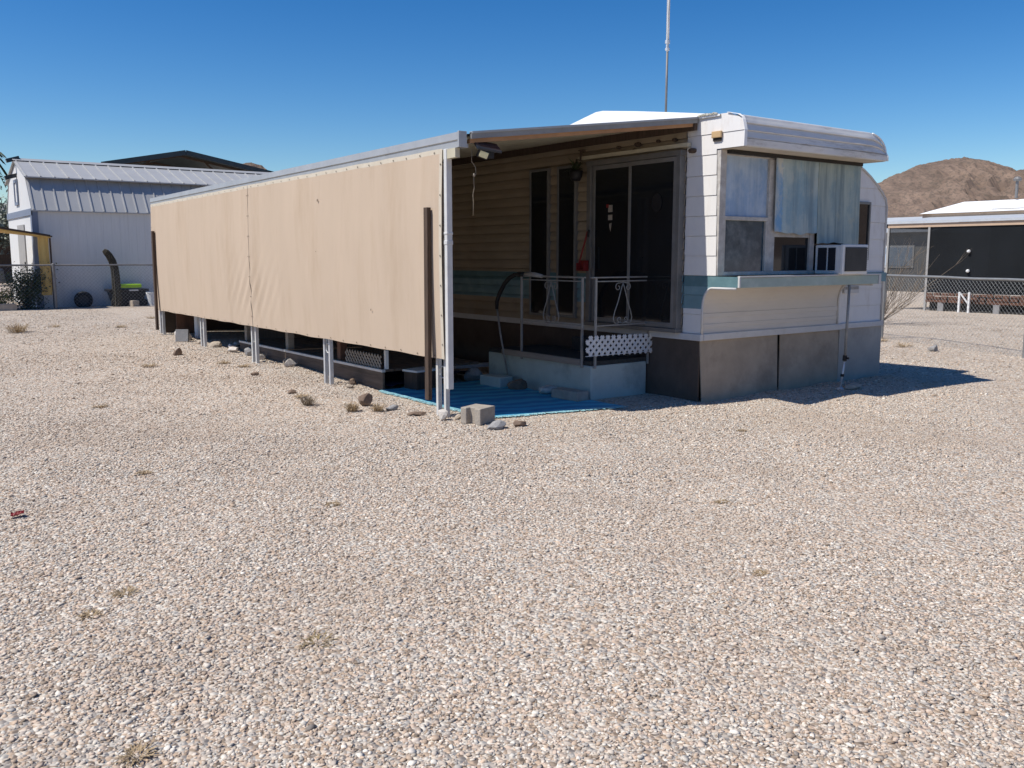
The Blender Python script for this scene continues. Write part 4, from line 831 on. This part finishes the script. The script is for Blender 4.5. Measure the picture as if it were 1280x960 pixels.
tuft(3.93, 7.88, .10, .12, 150, 2, 'straw coloured dry weed in front of the pointed rock')
tuft(4.12, 7.72, .09, .11, 110, 3, 'pale dry weed between the pointed rock and flat grey rock')
tuft(3.72, 8.45, .11, .14, 150, 4, 'greyish dry weed below the second post', M('grey_dry_weed', (.25, .20, .14), .9, var=.3, scale=30))
tuft(2.48, 17.7, .28, .22, 220, 5, 'wide dry weed at the left edge of the yard before the shed')
for i, (x, y, s) in enumerate(((.93, 4.18, .06), (.75, 4.0, .05), (.62, 2.75, .06), (2.3, 4.9, .05), (3.2, 12.2, .13), (4.1, 12.0, .12), (4.2, 11.5, .11), (3.9, 9.0, .10), (1.1, 13, .12), (4.2, 17.8, .14), (5.2, 19.5, .16), (3.2, 18.5, .15), (2.0, 9.5, .08), (4.3, 3.6, .05), (3.4, 2.6, .04), (6.2, 5.0, .05), (1.6, 6.4, .06), (14.3, 8.2, .2), (14.9, 9.0, .2))):
    tuft(x, y, s * 1.1, s * .45, 90, 40 + i, 'small low dry weed tuft among the stones', group='small dry tufts')
mb = MB(); mb.grid(lambda u, v: (.70 + .07 * u + .01 * v, 5.79 + .05 * v, G(.73, 5.81) + .02 + .025 * mnoise.noise((u * 2.5, v * 2.5, 1)) + .01 * u), 5, 4); solo('red_scrap', mb, m_red, 'tiny red scrap lying on the gravel at the left', 'scrap', (.73, 5.81, 0), fix=False, solid=.002)
rock('rock', m_rock_g, (13.85, 7.45), (.11, .08, .07), 90, 'grey rock on the gravel at the foot of the right chain link fence')
rock('rock', m_rock_t, (9.08, 5.80), (.16, .10, .04), 91, 'flat tan stone at the foot of the support pole')

# ------------------------------------------------------------------ fences
def chainlink(a, b, H_, posts, label, mrail, zoff=0, pitch=.075, wr=.0022):
    a = Vector((*a, 0)); b = Vector((*b, 0)); L_ = (b - a).length; d = (b - a) / L_; nrm = Vector((-d.y, d.x, 0))
    T_ = thing('chain_link_fence', label, 'fence', (a.x, a.y, G(a.x, a.y)))
    def pl(u, v, o=0): p = a + d * u + nrm * o; return (p.x, p.y, G(p.x, p.y) + v + zoff)
    mb = MB()
    for s in (1, -1):
        k = -H_
        while k < L_:
            c = clipseg(k, .02 if s > 0 else H_ - .02, 1, s, L_, H_ - .02)
            if c and c[0][1] >= -.01: mb.tube([pl(*c[0], .003 * s), pl(*c[1], .003 * s)], wr, 3, cap=False)
            k += pitch
    obj('wire_mesh', mb, m_wire, T_, fix=False)
    mb = MB(); n = 14; mb.tube([pl(L_ * i / n, H_) for i in range(n + 1)], .021, 8); obj('top_rail', mb, mrail, T_, smooth=True)
    for u, r_ in posts:
        mb = MB(); p = pl(u, 0, -.03); mb.cyl((p[0], p[1], p[2] - .05), (p[0], p[1], p[2] + H_ + .02), r_, n=10); mb.lathe((p[0], p[1], p[2] + H_ + .02), [(r_ * 1.15, 0), (r_, .02), (r_ * .4, .03)], 10); obj('post', mb, mrail, T_)
chainlink((16.4, 12.1), (13.2, 3.6), 1.15, ((0.2, .03), (3.1, .03), (6.32, .038)), 'galvanised chain link fence right of the trailer with one thick post', m_wire, pitch=.075, wr=.0015)
chainlink((3.1, 24.35), (13, 24.1), 1.06, ((1.17, .035), (4.6, .03), (7.9, .03)), 'dark chain link fence in front of the white shed', m_fence_dark, pitch=.09, wr=.0016)

# ------------------------------------------------------------------ left: gambrel shed
SX, SX2, SY, SYB = 4.04, 13.2, 25.2, 29.0
SH = thing('barn_shed', 'white barn style shed with grey ribbed metal gambrel roof', 'shed', (SX, SY, .2))
cy = (SY + SYB) / 2; e_z, b_z, p_z = 2.66, 3.46, 3.93; bo = .55
gab = [(SY, .2), (SY, e_z), (SY + bo, b_z), (cy, p_z), (SYB - bo, b_z), (SYB, e_z), (SYB, .2)]
mb = MB(); mb.prism(gab, SX, SX + .06, 'x'); obj('gable_wall', mb, m_shedwall, SH)
mb = MB(); mb.box(SX + .06, SX2, SY, SY + .06, .2, e_z)
k = SX + .2
while k < SX2: mb.box(k, k + .012, SY - .004, SY, .22, e_z - .02); k += .203
obj('long_wall', mb, m_shedwall, SH)
mb = MB(); mb.box(SX + .06, SX2, SYB - .06, SYB, .2, e_z); mb.box(SX2 - .06, SX2, SY, SYB, .2, e_z); obj('rear_wall', mb, m_shedwall, SH)
def slope(y0, z0, y1, z1, rib, x0, x1, th=.03):
    mb = MB(); mb.add([(x0, y0, z0), (x1, y0, z0), (x1, y1, z1), (x0, y1, z1), (x0, y0, z0 - th), (x1, y0, z0 - th), (x1, y1, z1 - th), (x0, y1, z1 - th)], [(0, 1, 2, 3), (7, 6, 5, 4), (0, 4, 5, 1), (1, 5, 6, 2), (2, 6, 7, 3), (3, 7, 4, 0)])
    k = x0 + .05; up = Vector((0, -(z1 - z0), (y1 - y0))).normalized()
    if up.z < 0: up = -up
    while k < x1:
        mb.bar(Vector((k, y0, z0)) + up * .012, Vector((k, y1, z1)) + up * .012, .028, .022, up=up); k += rib
    return mb
obj('lower_roof', slope(SY - .06, e_z - .04, SY + bo, b_z, .27, SX - .02, SX2 + .05), m_shedroof, SH)
obj('upper_roof', slope(SY + bo - .18, b_z + .0, cy, p_z + .05, .32, SX - .06, SX2 + .08), m_shedroof, SH)
obj('upper_roof', slope(SYB - bo + .30, b_z, cy, p_z + .05, .42, SX - .06, SX2 + .08), m_shedroof, SH)
obj('lower_roof', slope(SYB + .06, e_z - .04, SYB - bo, b_z, .42, SX - .02, SX2 + .05), m_shedroof, SH)
mb = MB(); mb.prism([(cy - .14, p_z + .03), (cy, p_z + .10), (cy + .14, p_z + .03), (cy, p_z + .07)], SX - .08, SX2 + .1, 'x'); obj('ridge_cap', mb, m_shedroof, SH)
mb = MB(); mb.box(SX - .025, SX + .12, SY - .03, SY - .005, .2, e_z - .05); mb.box(SX - .03, SX, SY - .03, SYB, e_z - .16, e_z); mb.box(SX - .025, SX, SY - .005, SY + .16, .2, e_z - .16); obj('corner_trim', mb, m_shedtrim, SH)
mb = MB(); mb.box(SX - .04, SX - .005, 26.95, 27.45, 2.82, 2.90); mb.box(SX - .04, SX - .005, 26.95, 27.02, 2.9, 3.4); mb.box(SX - .04, SX - .005, 27.38, 27.45, 2.9, 3.4); mb.box(SX - .04, SX - .005, 26.95, 27.45, 3.4, 3.48)
F = obj('window_frame', mb, m_shedtrim, SH); mb = MB(); mb.box(SX - .015, SX - .003, 27.02, 27.38, 2.9, 3.4); obj('pane', mb, m_shedwall, F)
mb = MB(); mb.box(SX - .03, SX - .004, 26.4, 27.4, .3, 2.3); mb.box(SX - .05, SX - .03, 26.45, 26.5, 1.2, 1.35, 1); obj('door', mb, [m_nb_grey, m_black], SH)
mb = MB(); mb.box(SX, SX2, SY - .02, SYB, .12, .2); obj('floor_skid', mb, m_dark, SH)
mb = MB()
for x, z in ((SX - .12, 3.55), (SX - .06, 3.99)): mb.rbox((x, cy, z), (.32, .12, .10), 0, (0, -.3))
obj('gable_lamp', mb, m_solar, SH)

# carport behind the shed
CP = thing('carport', 'dark green steel carport with low gable roof rising behind the white shed', 'carport', (9.9, 32, .2))
mb = MB()
for a, b in (((7.25, 4.46), (9.9, 5.0)), ((9.9, 5.0), (12.95, 4.46))):
    mb.add([(a[0], 31.8, a[1]), (b[0], 31.8, b[1]), (b[0], 40, b[1]), (a[0], 40, a[1]), (a[0], 31.8, a[1] - .05), (b[0], 31.8, b[1] - .05), (b[0], 40, b[1] - .05), (a[0], 40, a[1] - .05)], [(0, 1, 2, 3), (7, 6, 5, 4), (0, 4, 5, 1), (1, 5, 6, 2), (2, 6, 7, 3), (3, 7, 4, 0)])
obj('roof', mb, m_steel_dark, CP)
mb = MB()
for a, b in (((7.2, 4.42), (9.9, 4.97)), ((9.9, 4.97), (13.0, 4.42))): mb.bar((a[0], 31.78, a[1]), (b[0], 31.78, b[1]), .02, .16)
obj('gable_trim', mb, m_steel_dark, CP)
for y in (32.5, 35.5, 38.5):
    mb = MB(); mb.bar((7.4, y, 4.42), (9.9, y, 4.92), .08, .08); mb.bar((9.9, y, 4.92), (12.8, y, 4.42), .08, .08); mb.bar((7.4, y, 4.36), (12.8, y, 4.36), .08, .08); mb.bar((8.5, y, 4.36), (8.9, y, 4.7), .06, .06); mb.bar((11.2, y, 4.36), (10.8, y, 4.72), .06, .06); obj('truss', mb, m_wood_dark, CP)
    for x in (7.4, 12.8):
        mb = MB(); mb.box(x - .05, x + .05, y - .05, y + .05, 0, 4.4); obj('post', mb, m_steel_dark, CP)
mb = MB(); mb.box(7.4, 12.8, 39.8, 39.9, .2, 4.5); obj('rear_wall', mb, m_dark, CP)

# yellow side awning in front of the shed
YA = thing('yellow_awning', 'yellow cloth awning with a hanging side flap beside the shed corner', 'awning', (4.2, 24.8, .25))
mb = MB()
def ysl(x, y): return y if y < 24.8 else 25.1 + (3.95 - min(x, 3.95)) * 1.6
for zz0, zz1, mi in ((-.05, 0, 0), (.004, .03, 1)):
    mb.add([(x, ysl(x, y), 2.42 - (x - 1.6) * .163 + dz) for dz in (zz0, zz1) for y in (24.55, 25) for x in (1.6, 3.95, 4.30)], [(0, 1, 4, 3), (1, 2, 5, 4), (6, 9, 10, 7), (7, 10, 11, 8), (0, 6, 7, 1), (1, 7, 8, 2), (3, 4, 10, 9), (4, 5, 11, 10), (0, 3, 9, 6), (2, 8, 11, 5)], mi)
mb.prism([(1.58, 2.43), (4.33, 1.985), (4.33, 1.955), (1.58, 2.40)], 24.50, 24.53, 'y', 1); obj('roof', mb, [m_yellow, m_wood_dark], YA)
mb = MB(); mb.grid(lambda u, v: (4.03 + .235 * u + .01 * math.sin(v * 6), 24.62 + .02 * math.sin(u * 9), .55 + 1.40 * v), 6, 10); obj('side_flap', mb, m_yellow, YA, fix=False, solid=.01)
mb = MB(); mb.box(4.275, 4.31, 24.6, 24.64, .2, 1.96); obj('post', mb, m_wood_dark, YA)
mb = MB(); mb.box(1.7, 1.76, 24.6, 24.66, .2, 2.4); obj('post', mb, m_wood_dark, YA)

# cactus
CX = thing('cactus', 'dark bent columnar cactus leaning left in front of the shed', 'cactus', (5.75, 24.62, .2))
mb = MB(); sp = [(5.76, 24.62, .15), (5.755, 24.62, .6), (5.75, 24.62, 1.0), (5.735, 24.62, 1.2), (5.69, 24.62, 1.38), (5.62, 24.62, 1.52), (5.555, 24.62, 1.60), (5.50, 24.62, 1.645)]
nr = 22; rad = [.115, .10, .095, .092, .086, .08, .074, .04]
ringpts = []
for i, p in enumerate(sp):
    p = Vector(p); t = (Vector(sp[min(i + 1, 7)]) - Vector(sp[max(i - 1, 0)])).normalized(); a = Vector((0, 1, 0)); b = t.cross(a).normalized()
    ringpts.append([p + (a * math.cos(2 * math.pi * k / nr) + b * math.sin(2 * math.pi * k / nr)) * rad[i] * (1.08 if k % 2 else .88) for k in range(nr)])
mb.add([v for r_ in ringpts for v in r_], [(i * nr + k, i * nr + (k + 1) % nr, (i + 1) * nr + (k + 1) % nr, (i + 1) * nr + k) for i in range(7) for k in range(nr)] + [tuple(range(7 * nr, 8 * nr))]); obj('stem', mb, m_cactus, CX)
mb = MB(); r2 = random.Random(2)
for k in range(700):
    i = r2.randrange(7); q = r2.randrange(nr); p = ringpts[i][q].lerp(ringpts[i + 1][q], r2.random()); c = Vector(sp[i]).lerp(Vector(sp[i + 1]), .5); d = (p - c); d.z *= .3; d.normalize(); d += Vector((r2.uniform(-.6, .6), r2.uniform(-.6, .6), r2.uniform(-.6, .6)))
    e = Vector((r2.uniform(-1, 1), r2.uniform(-1, 1), 0)) * .002; mb.add([p - e, p + e, p + d * .03], [(0, 1, 2)])
obj('spines', mb, m_weed, CX, fix=False)

# storage trunk with lime lid, bucket, tyre, block
TB = thing('storage_tote', 'black plastic cart holding a lime green lid behind the cactus', 'tote', (6.0, 24.75, .2))
mb = MB(); mb.prism([(5.60, .62), (6.50, .60), (6.36, .22), (5.72, .22)], 24.66, 25.05, 'y'); obj('body', mb, m_blackpl, TB, bevel=.02)
mb = MB(); mb.box(5.56, 6.55, 24.62, 25.08, .60, .66); obj('rim', mb, m_blackpl, TB, bevel=.015)
for x in (5.72, 6.4):
    mb = MB(); mb.tube([(x, 24.62, .30), (x, 24.70, .30)], .11, 14); obj('wheel', mb, m_tyre, TB)
mb = MB(); mb.box(6.06, 6.28, 24.605, 24.618, .61, .645); obj('handle', mb, m_galv, TB)
mb = MB(); mb.rbox((6.10, 24.82, .735), (.56, .36, .10), .05); solo('lime_lid', mb, m_lime, 'bright lime green plastic lid lying on the black cart', 'lid', (6.1, 24.8, .67), bevel=.03)
BK = thing('white_bucket', 'white plastic bucket at the far end of the screen', 'bucket', (6.60, 24.6, .2))
mb = MB(); mb.lathe((6.64, 24.6, .2), [(.13, 0), (.175, .34), (.185, .345), (.185, .365), (.165, .365), (.12, .03)], 20); obj('body', mb, m_white_pl, BK, smooth=False)
mb = MB(); mb.tube([(6.64 + .18 * math.cos(t), 24.6 - .03 - .1 * math.sin(t), .54 - .06 * math.sin(t)) for t in np.linspace(0, math.pi, 10)], .004, 5); obj('handle', mb, m_galv, BK)
TY = thing('spare_wheel', 'black wheel leaning against the shed wall behind the fence', 'wheel', (5.02, 24.95, .2))
mb = MB(); c = Vector((5.02, 24.92, .40))
prof = [(.12, -.06), (.19, -.075), (.215, -.05), (.22, 0), (.215, .05), (.19, .075), (.12, .06)]
n = 28; mb.add([(c.x + r_ * math.cos(2 * math.pi * k / n), c.y + o_, c.z + r_ * math.sin(2 * math.pi * k / n)) for r_, o_ in prof for k in range(n)], [(i * n + k, i * n + (k + 1) % n, (i + 1) * n + (k + 1) % n, (i + 1) * n + k) for i in range(6) for k in range(n)]); obj('tyre', mb, m_tyre, TY, smooth=True)
mb = MB(); mb.cyl((c.x, c.y - .04, c.z), (c.x, c.y + .04, c.z), .122, n=24); mb.cyl((c.x, c.y - .05, c.z), (c.x, c.y - .04, c.z), .04, n=12); obj('rim', mb, m_acgrille, TY)
mb = MB(); mb.rbox((6.12, 24.45, .29), (.20, .16, .17), .4); solo('wood_stump', mb, m_rock_t, 'small tan wood block in front of the black cart', 'block', (6.12, 24.45, .2), bevel=.02)
# bush, small shrub, edging
def bush(name, c, rx, ry, h, n, leaf, mat, seed, label, cat, ls=.05, stems=7, smat=None):
    r = random.Random(seed); T_ = thing(name, label, cat, c); mb = MB(); tips = []
    for k in range(stems):
        a = r.uniform(0, 6.28); p = Vector(c); q = p + Vector((math.cos(a) * rx * .6, math.sin(a) * ry * .6, h * r.uniform(.6, .95))); m_ = p.lerp(q, .5) + Vector((r.uniform(-.05, .05), 0, .05)); mb.tube([p, m_, q], [.02 * h, .013 * h, .005 * h], 5); tips += [p.lerp(m_, r.uniform(.3, 1)) for _ in range(4)] + [m_.lerp(q, r.random()) for _ in range(6)]
    obj('stems', mb, smat or m_bark, T_)
    mb = MB()
    for k in range(n):
        t = r.choice(tips); p = t + Vector((r.gauss(0, rx * .28), r.gauss(0, ry * .28), r.gauss(0, h * .13))); p.z = max(p.z, c[2] + .03)
        d = Vector((r.gauss(0, 1), r.gauss(0, 1), r.gauss(0, .7))).normalized(); s = d.cross(Vector((r.gauss(0, 1), r.gauss(0, 1), r.gauss(0, 1)))).normalized(); l = ls * r.uniform(.6, 1.3)
        mb.add([p, p + d * l * .5 + s * l * .25, p + d * l, p + d * l * .5 - s * l * .25], [(0, 1, 2, 3)])
    obj('foliage', mb, mat, T_, fix=False)
bush('bush', (3.72, 24.7, .2), .52, .35, 1.0, 5200, 1, m_leaf, 5, 'dark green leafy bush in front of the shed corner', 'bush', .055)
bush('bush', (3.1, 24.75, .2), .45, .3, .5, 1200, 1, m_leaf_y, 6, 'low yellow green shrub at the left edge beside the dark bush', 'bush', .05)
mb = MB(); mb.rbox((2.9, 24.2, .30), (1.0, .16, .18), .0); solo('edging_block', mb, m_conc, 'low concrete edging block before the yellow green shrub', 'block', (2.9, 24.2, .2), bevel=.01)

# pale tree, palm and parked car at the far left
def tree(name, c, h, r_, n, ls, mat, seed, label):
    r = random.Random(seed); T_ = thing(name, label, 'tree', c); mb = MB(); c = Vector(c); cl = []
    mb.tube([c - Vector((0, 0, .1)), c + Vector((.1, 0, h * .25)), c + Vector((0, .1, h * .5))], [.16, .12, .09], 8)
    for k in range(9):
        a = r.uniform(0, 6.28); p = c + Vector((0, 0, h * r.uniform(.3, .5))); q = c + Vector((math.cos(a) * r_ * r.uniform(.4, .8), math.sin(a) * r_ * r.uniform(.4, .8), h * r.uniform(.55, .92))); mb.tube([p, p.lerp(q, .5) + Vector((0, 0, .2)), q], [.07, .04, .015], 6); cl += [q, p.lerp(q, .65)]
    obj('trunk', mb, m_bark, T_)
    mb = MB()
    for k in range(n):
        t = r.choice(cl); p = t + Vector((r.gauss(0, 1), r.gauss(0, 1), r.gauss(0, .7))) * r_ * .22
        d = Vector((r.gauss(0, 1), r.gauss(0, 1), r.gauss(0, 1))).normalized(); s = d.orthogonal().normalized(); l = ls * r.uniform(.6, 1.4); mb.add([p, p + d * l * .5 + s * l * .3, p + d * l, p + d * l * .5 - s * l * .3], [(0, 1, 2, 3)])
    obj('crown', mb, mat, T_, fix=False)
tree('desert_tree', (5.4, 46, .2), 3.9, 2.2, 4500, .16, m_leaf_p, 3, 'pale grey green tree behind the shed at the left edge')
PT = thing('palm_tree', 'palm tree with drooping fronds at the left edge of the picture', 'tree', (4.75, 40, .2))
mb = MB(); mb.tube([(4.75, 40, 0), (4.77, 40, 2.5), (4.8, 40, 5.3)], [.22, .17, .15], 10); obj('trunk', mb, m_bark, PT)
mb = MB(); r2 = random.Random(5); hd = Vector((4.8, 40, 5.4))
for k in range(22):
    a = r2.uniform(0, 6.28); l = r2.uniform(.6, .88); e = r2.uniform(-.5, .9); prev = hd
    for s_ in range(1, 7):
        t = s_ / 6; q = hd + Vector((math.cos(a) * l * t, math.sin(a) * l * t, l * (e * t - 1.0 * t * t))); mb.bar(prev, q, .02, .02)
        for sg in (-1, 1):
            for j in range(3):
                b = prev.lerp(q, j / 3); sd = Vector((-math.sin(a), math.cos(a), 0)) * sg; w = .32 * (1 - t * .6); mb.add([b, b + sd * w + Vector((math.cos(a) * .12, math.sin(a) * .12, -.12)), b + Vector((math.cos(a) * .06, math.sin(a) * .06, .01))], [(0, 1, 2)])
        prev = q
obj('crown', mb, m_leaf, PT, fix=False)
CR = thing('parked_car', 'dark grey car parked beyond the bush at the left edge', 'car', (2.2, 33, .2))
body = [(-.3, .45), (-.25, .85), (.6, .98), (1.15, 1.42), (2.5, 1.45), (3.2, 1.0), (3.75, .9), (3.8, .45)]
ox, oy, oz = .5, 32.2, .2
mb = MB(); mb.prism([(a + ox, b + oz) for a, b in body], oy, oy + 1.6, 'y'); obj('body', mb, m_car, CR, bevel=.06)
mb = MB(); gl = [(a + ox, b + oz) for a, b in [(.72, 1.0), (1.2, 1.37), (2.45, 1.39), (3.0, 1.02)]]; mb.prism(gl, oy - .015, oy, 'y'); obj('window', mb, m_glass, CR)
mb = MB(); mb.prism(gl, oy + 1.6, oy + 1.615, 'y'); obj('window', mb, m_glass, CR)
for x in (.55, 3.05):
    for y in (-.02, 1.44):
        mb = MB(); mb.cyl((x + ox, y + oy, .52), (x + ox, y + oy + .18, .52), .32, n=20); Wh = obj('wheel', mb, m_tyre, CR); mb = MB(); mb.cyl((x + ox, y + oy - .01, .52), (x + ox, y + oy + .19, .52), .19, n=16); obj('rim', mb, m_galv, Wh)
DH = thing('dark_house', 'low dark brown house behind the parked car at the left edge', 'house', (2, 50, .2))
mb = MB(); mb.box(-6, 7.2, 50, 58, .1, 2.9); obj('wall', mb, m_wood_dark, DH)
mb = MB(); mb.prism([(49.4, 2.9), (54, 4.2), (58.6, 2.9)], -6.4, 7.6, 'x'); obj('roof', mb, m_nb_grey, DH)

# ------------------------------------------------------------------ right: neighbour
XN = 24.3
NB = thing('neighbour_trailer', 'neighbouring tan trimmed mobile home with white roof and black screened porch', 'mobile home', (XN + 2.5, 9, 0))
mb = MB(); mb.box(XN + 2.6, XN + 6, 1, 13.0, .4, 2.85); obj('wall', mb, m_nb_grey, NB)
mb = MB(); mb.box(XN + .0, XN + .06, 1, 14.70, 2.29, 2.40); mb.box(XN, XN + 2.44, 14.64, 14.70, 2.29, 2.40); obj('porch_fascia', mb, m_nb_fascia, NB)
mb = MB(); mb.add([(XN - .04, 1, 2.405), (XN - .04, 14.74, 2.405), (XN + 2.44, 14.74, 2.60), (XN + 2.44, 1, 2.60), (XN - .04, 1, 2.47), (XN - .04, 14.74, 2.47), (XN + 2.44, 14.74, 2.66), (XN + 2.44, 1, 2.66)], [(0, 1, 2, 3), (7, 6, 5, 4), (0, 4, 5, 1), (1, 5, 6, 2), (2, 6, 7, 3), (3, 7, 4, 0)]); obj('porch_roof', mb, m_nb_roof, NB)
mb = MB(); yy0, yy1 = 14.65, 1
mb.box(XN + 2.45, XN + 2.6, yy1, 15.0, 2.64, 2.76); mb.box(XN + 2.6, XN + 6.1, 14.88, 15.0, 2.64, 2.76); obj('roof_fascia', mb, m_nb_fascia, NB)
mb = MB(); mb.add([(XN + 2.35, 1, 2.765), (XN + 2.35, 15.05, 2.765), (XN + 4.1, 14.6, 3.17), (XN + 4.1, 1, 3.17), (XN + 6.2, 1, 2.765), (XN + 6.2, 15.05, 2.765)], [(0, 1, 2, 3), (3, 2, 5, 4), (1, 5, 2), (0, 1, 5, 4)]); obj('roof', mb, m_roof_white, NB)
mb = MB(); mb.cyl((XN + 4.0, 13.0, 3.2), (XN + 4.0, 13.0, 3.72), .04, n=10); mb.lathe((XN + 4.0, 13.0, 3.70), [(.10, 0), (.12, .05), (.06, .12)], 10); obj('vent_pipe', mb, m_fence_dark, NB)
for y0, y1 in ((1.2, 5.0), (5.06, 8.2), (8.26, 10.6), (10.66, 13.38)):
    mb = MB(); mb.box(XN + .03, XN + .036, y0, y1, .50, 2.29); obj('porch_screen', mb, m_nb_screen, NB)
mb = MB(); mb.box(XN + .04, XN + .046, 13.44, 14.6, .50, 2.29); obj('porch_screen', mb, m_nb_screen_thin, NB)
for y in (1.1, 5.03, 8.23, 10.63, 13.41, 14.62):
    mb = MB(); mb.box(XN + .005, XN + .065, y - .03, y + .03, -.03 if y > 13 else .3, 2.29); obj('porch_post', mb, m_nb_grey if y > 13 else m_steel_dark, NB)
mb = MB(); mb.box(XN + .07, XN + 2.6, 1, 13.4, .28, .33); mb.box(XN + .25, XN + .30, 1, 13.4, -.05, .28); mb.box(XN + .07, XN + .12, 1, 13.3, -.05, .05, 0); obj('porch_floor', mb, m_dark, NB)
mb = MB(); mb.box(XN + 2.54, XN + 2.58, 9.2, 10.2, .4, 2.3); mb.box(XN + 2.54, XN + 2.58, 11.4, 12.4, 1.2, 2.1); obj('porch_door', mb, m_white_pl, NB)
mb = MB(); r2 = random.Random(9)
y = 3.0
while y < 13.2:
    l = r2.uniform(.14, .22)
    for z in (.24, .33, .42): mb.box(XN - .02 + r2.uniform(-.03, .03), XN + .06, y + r2.uniform(0, .05), y + l, z, z + r2.uniform(.06, .085))
    y += l + .01
obj('brick_edge', mb, m_brick, NB)
for y in (12.95, 11.45, 9.9, 8.2, 6.5):
    mb = MB(); mb.box(XN - .01, XN + .05, y - .08, y + .08, -.05, .235); obj('footing', mb, m_conc_d, NB)
WF = thing('white_trestle', 'small white two legged frame with diagonal brace standing before the black porch', 'trestle', (24.1, 12.2, 0))
for y in (12.08, 12.34):
    mb = MB(); mb.box(24.08, 24.13, y - .025, y + .025, -.02, .55); obj('leg', mb, m_white_pl, WF)
mb = MB(); mb.bar((24.1, 12.32, .52), (24.1, 12.1, .25), .04, .03); obj('brace', mb, m_white_pl, WF)
for i, (y, z) in enumerate(((12.27, 1.62), (12.26, 1.1))):
    mb = MB(); mb.lathe((XN - .01, y, z), [(.02, -.04), (.05, -.01), (.045, .03), (.01, .05)], 10); solo('porch_ornament', mb, m_white_pl, ('upper' if i == 0 else 'lower') + ' small white ornament on the black porch screen', 'ornament', (XN, y, z))
HB = thing('grey_house', 'grey house with white window seen behind the end of the black porch', 'house', (40, 22, 0))
mb = MB(); mb.box(37, 44, 20.4, 27, -.05, 2.5); obj('wall', mb, m_nb_grey, HB)
mb = MB(); mb.prism([(36.6, 2.5), (40.5, 3.3), (44.4, 2.5)], 20.1, 27.3, 'y'); obj('roof', mb, m_nb_roof, HB)
mb = MB(); mb.box(36.95, 37, 21.0, 22.4, 1.0, 1.95); F = obj('window', mb, m_white_pl, HB)
mb = MB(); mb.box(36.93, 36.95, 21.08, 22.32, 1.08, 1.87); obj('pane', mb, m_film, F)
# bare bush
BB = thing('bare_bush', 'leafless bush with fanning grey twigs right of the trailer', 'bush', (18.6, 11.3, 0))
mb = MB(); r2 = random.Random(12)
def branch(p, d, l, r_, k):
    pts = [p]; q = p
    for i in range(3): d = (d + Vector((r2.uniform(-.18, .18), r2.uniform(-.18, .18), r2.uniform(-.1, .16)))).normalized(); q = q + d * l / 3; pts.append(q)
    mb.tube(pts, [r_, r_ * .8, r_ * .65, r_ * .45], 4)
    if k:
        for _ in range(3): branch(pts[r2.choice((1, 2, 3))], (d + Vector((r2.uniform(-.6, .6), r2.uniform(-.6, .6), r2.uniform(-.2, .5)))).normalized(), l * .62, r_ * .55, k - 1)
for k in range(26):
    a = r2.uniform(0, 6.28); branch(Vector((18.6, 11.3, 0)), Vector((math.cos(a), math.sin(a), r2.uniform(.4, 2.2))).normalized(), r2.uniform(.8, 1.3), .010, 2)
obj('twigs', mb, m_twig, BB)
mb = MB(); mb.tube([(18.6, 11.3, -.05), (18.6, 11.3, .12)], [.06, .04], 8); obj('trunk', mb, m_bark, BB)
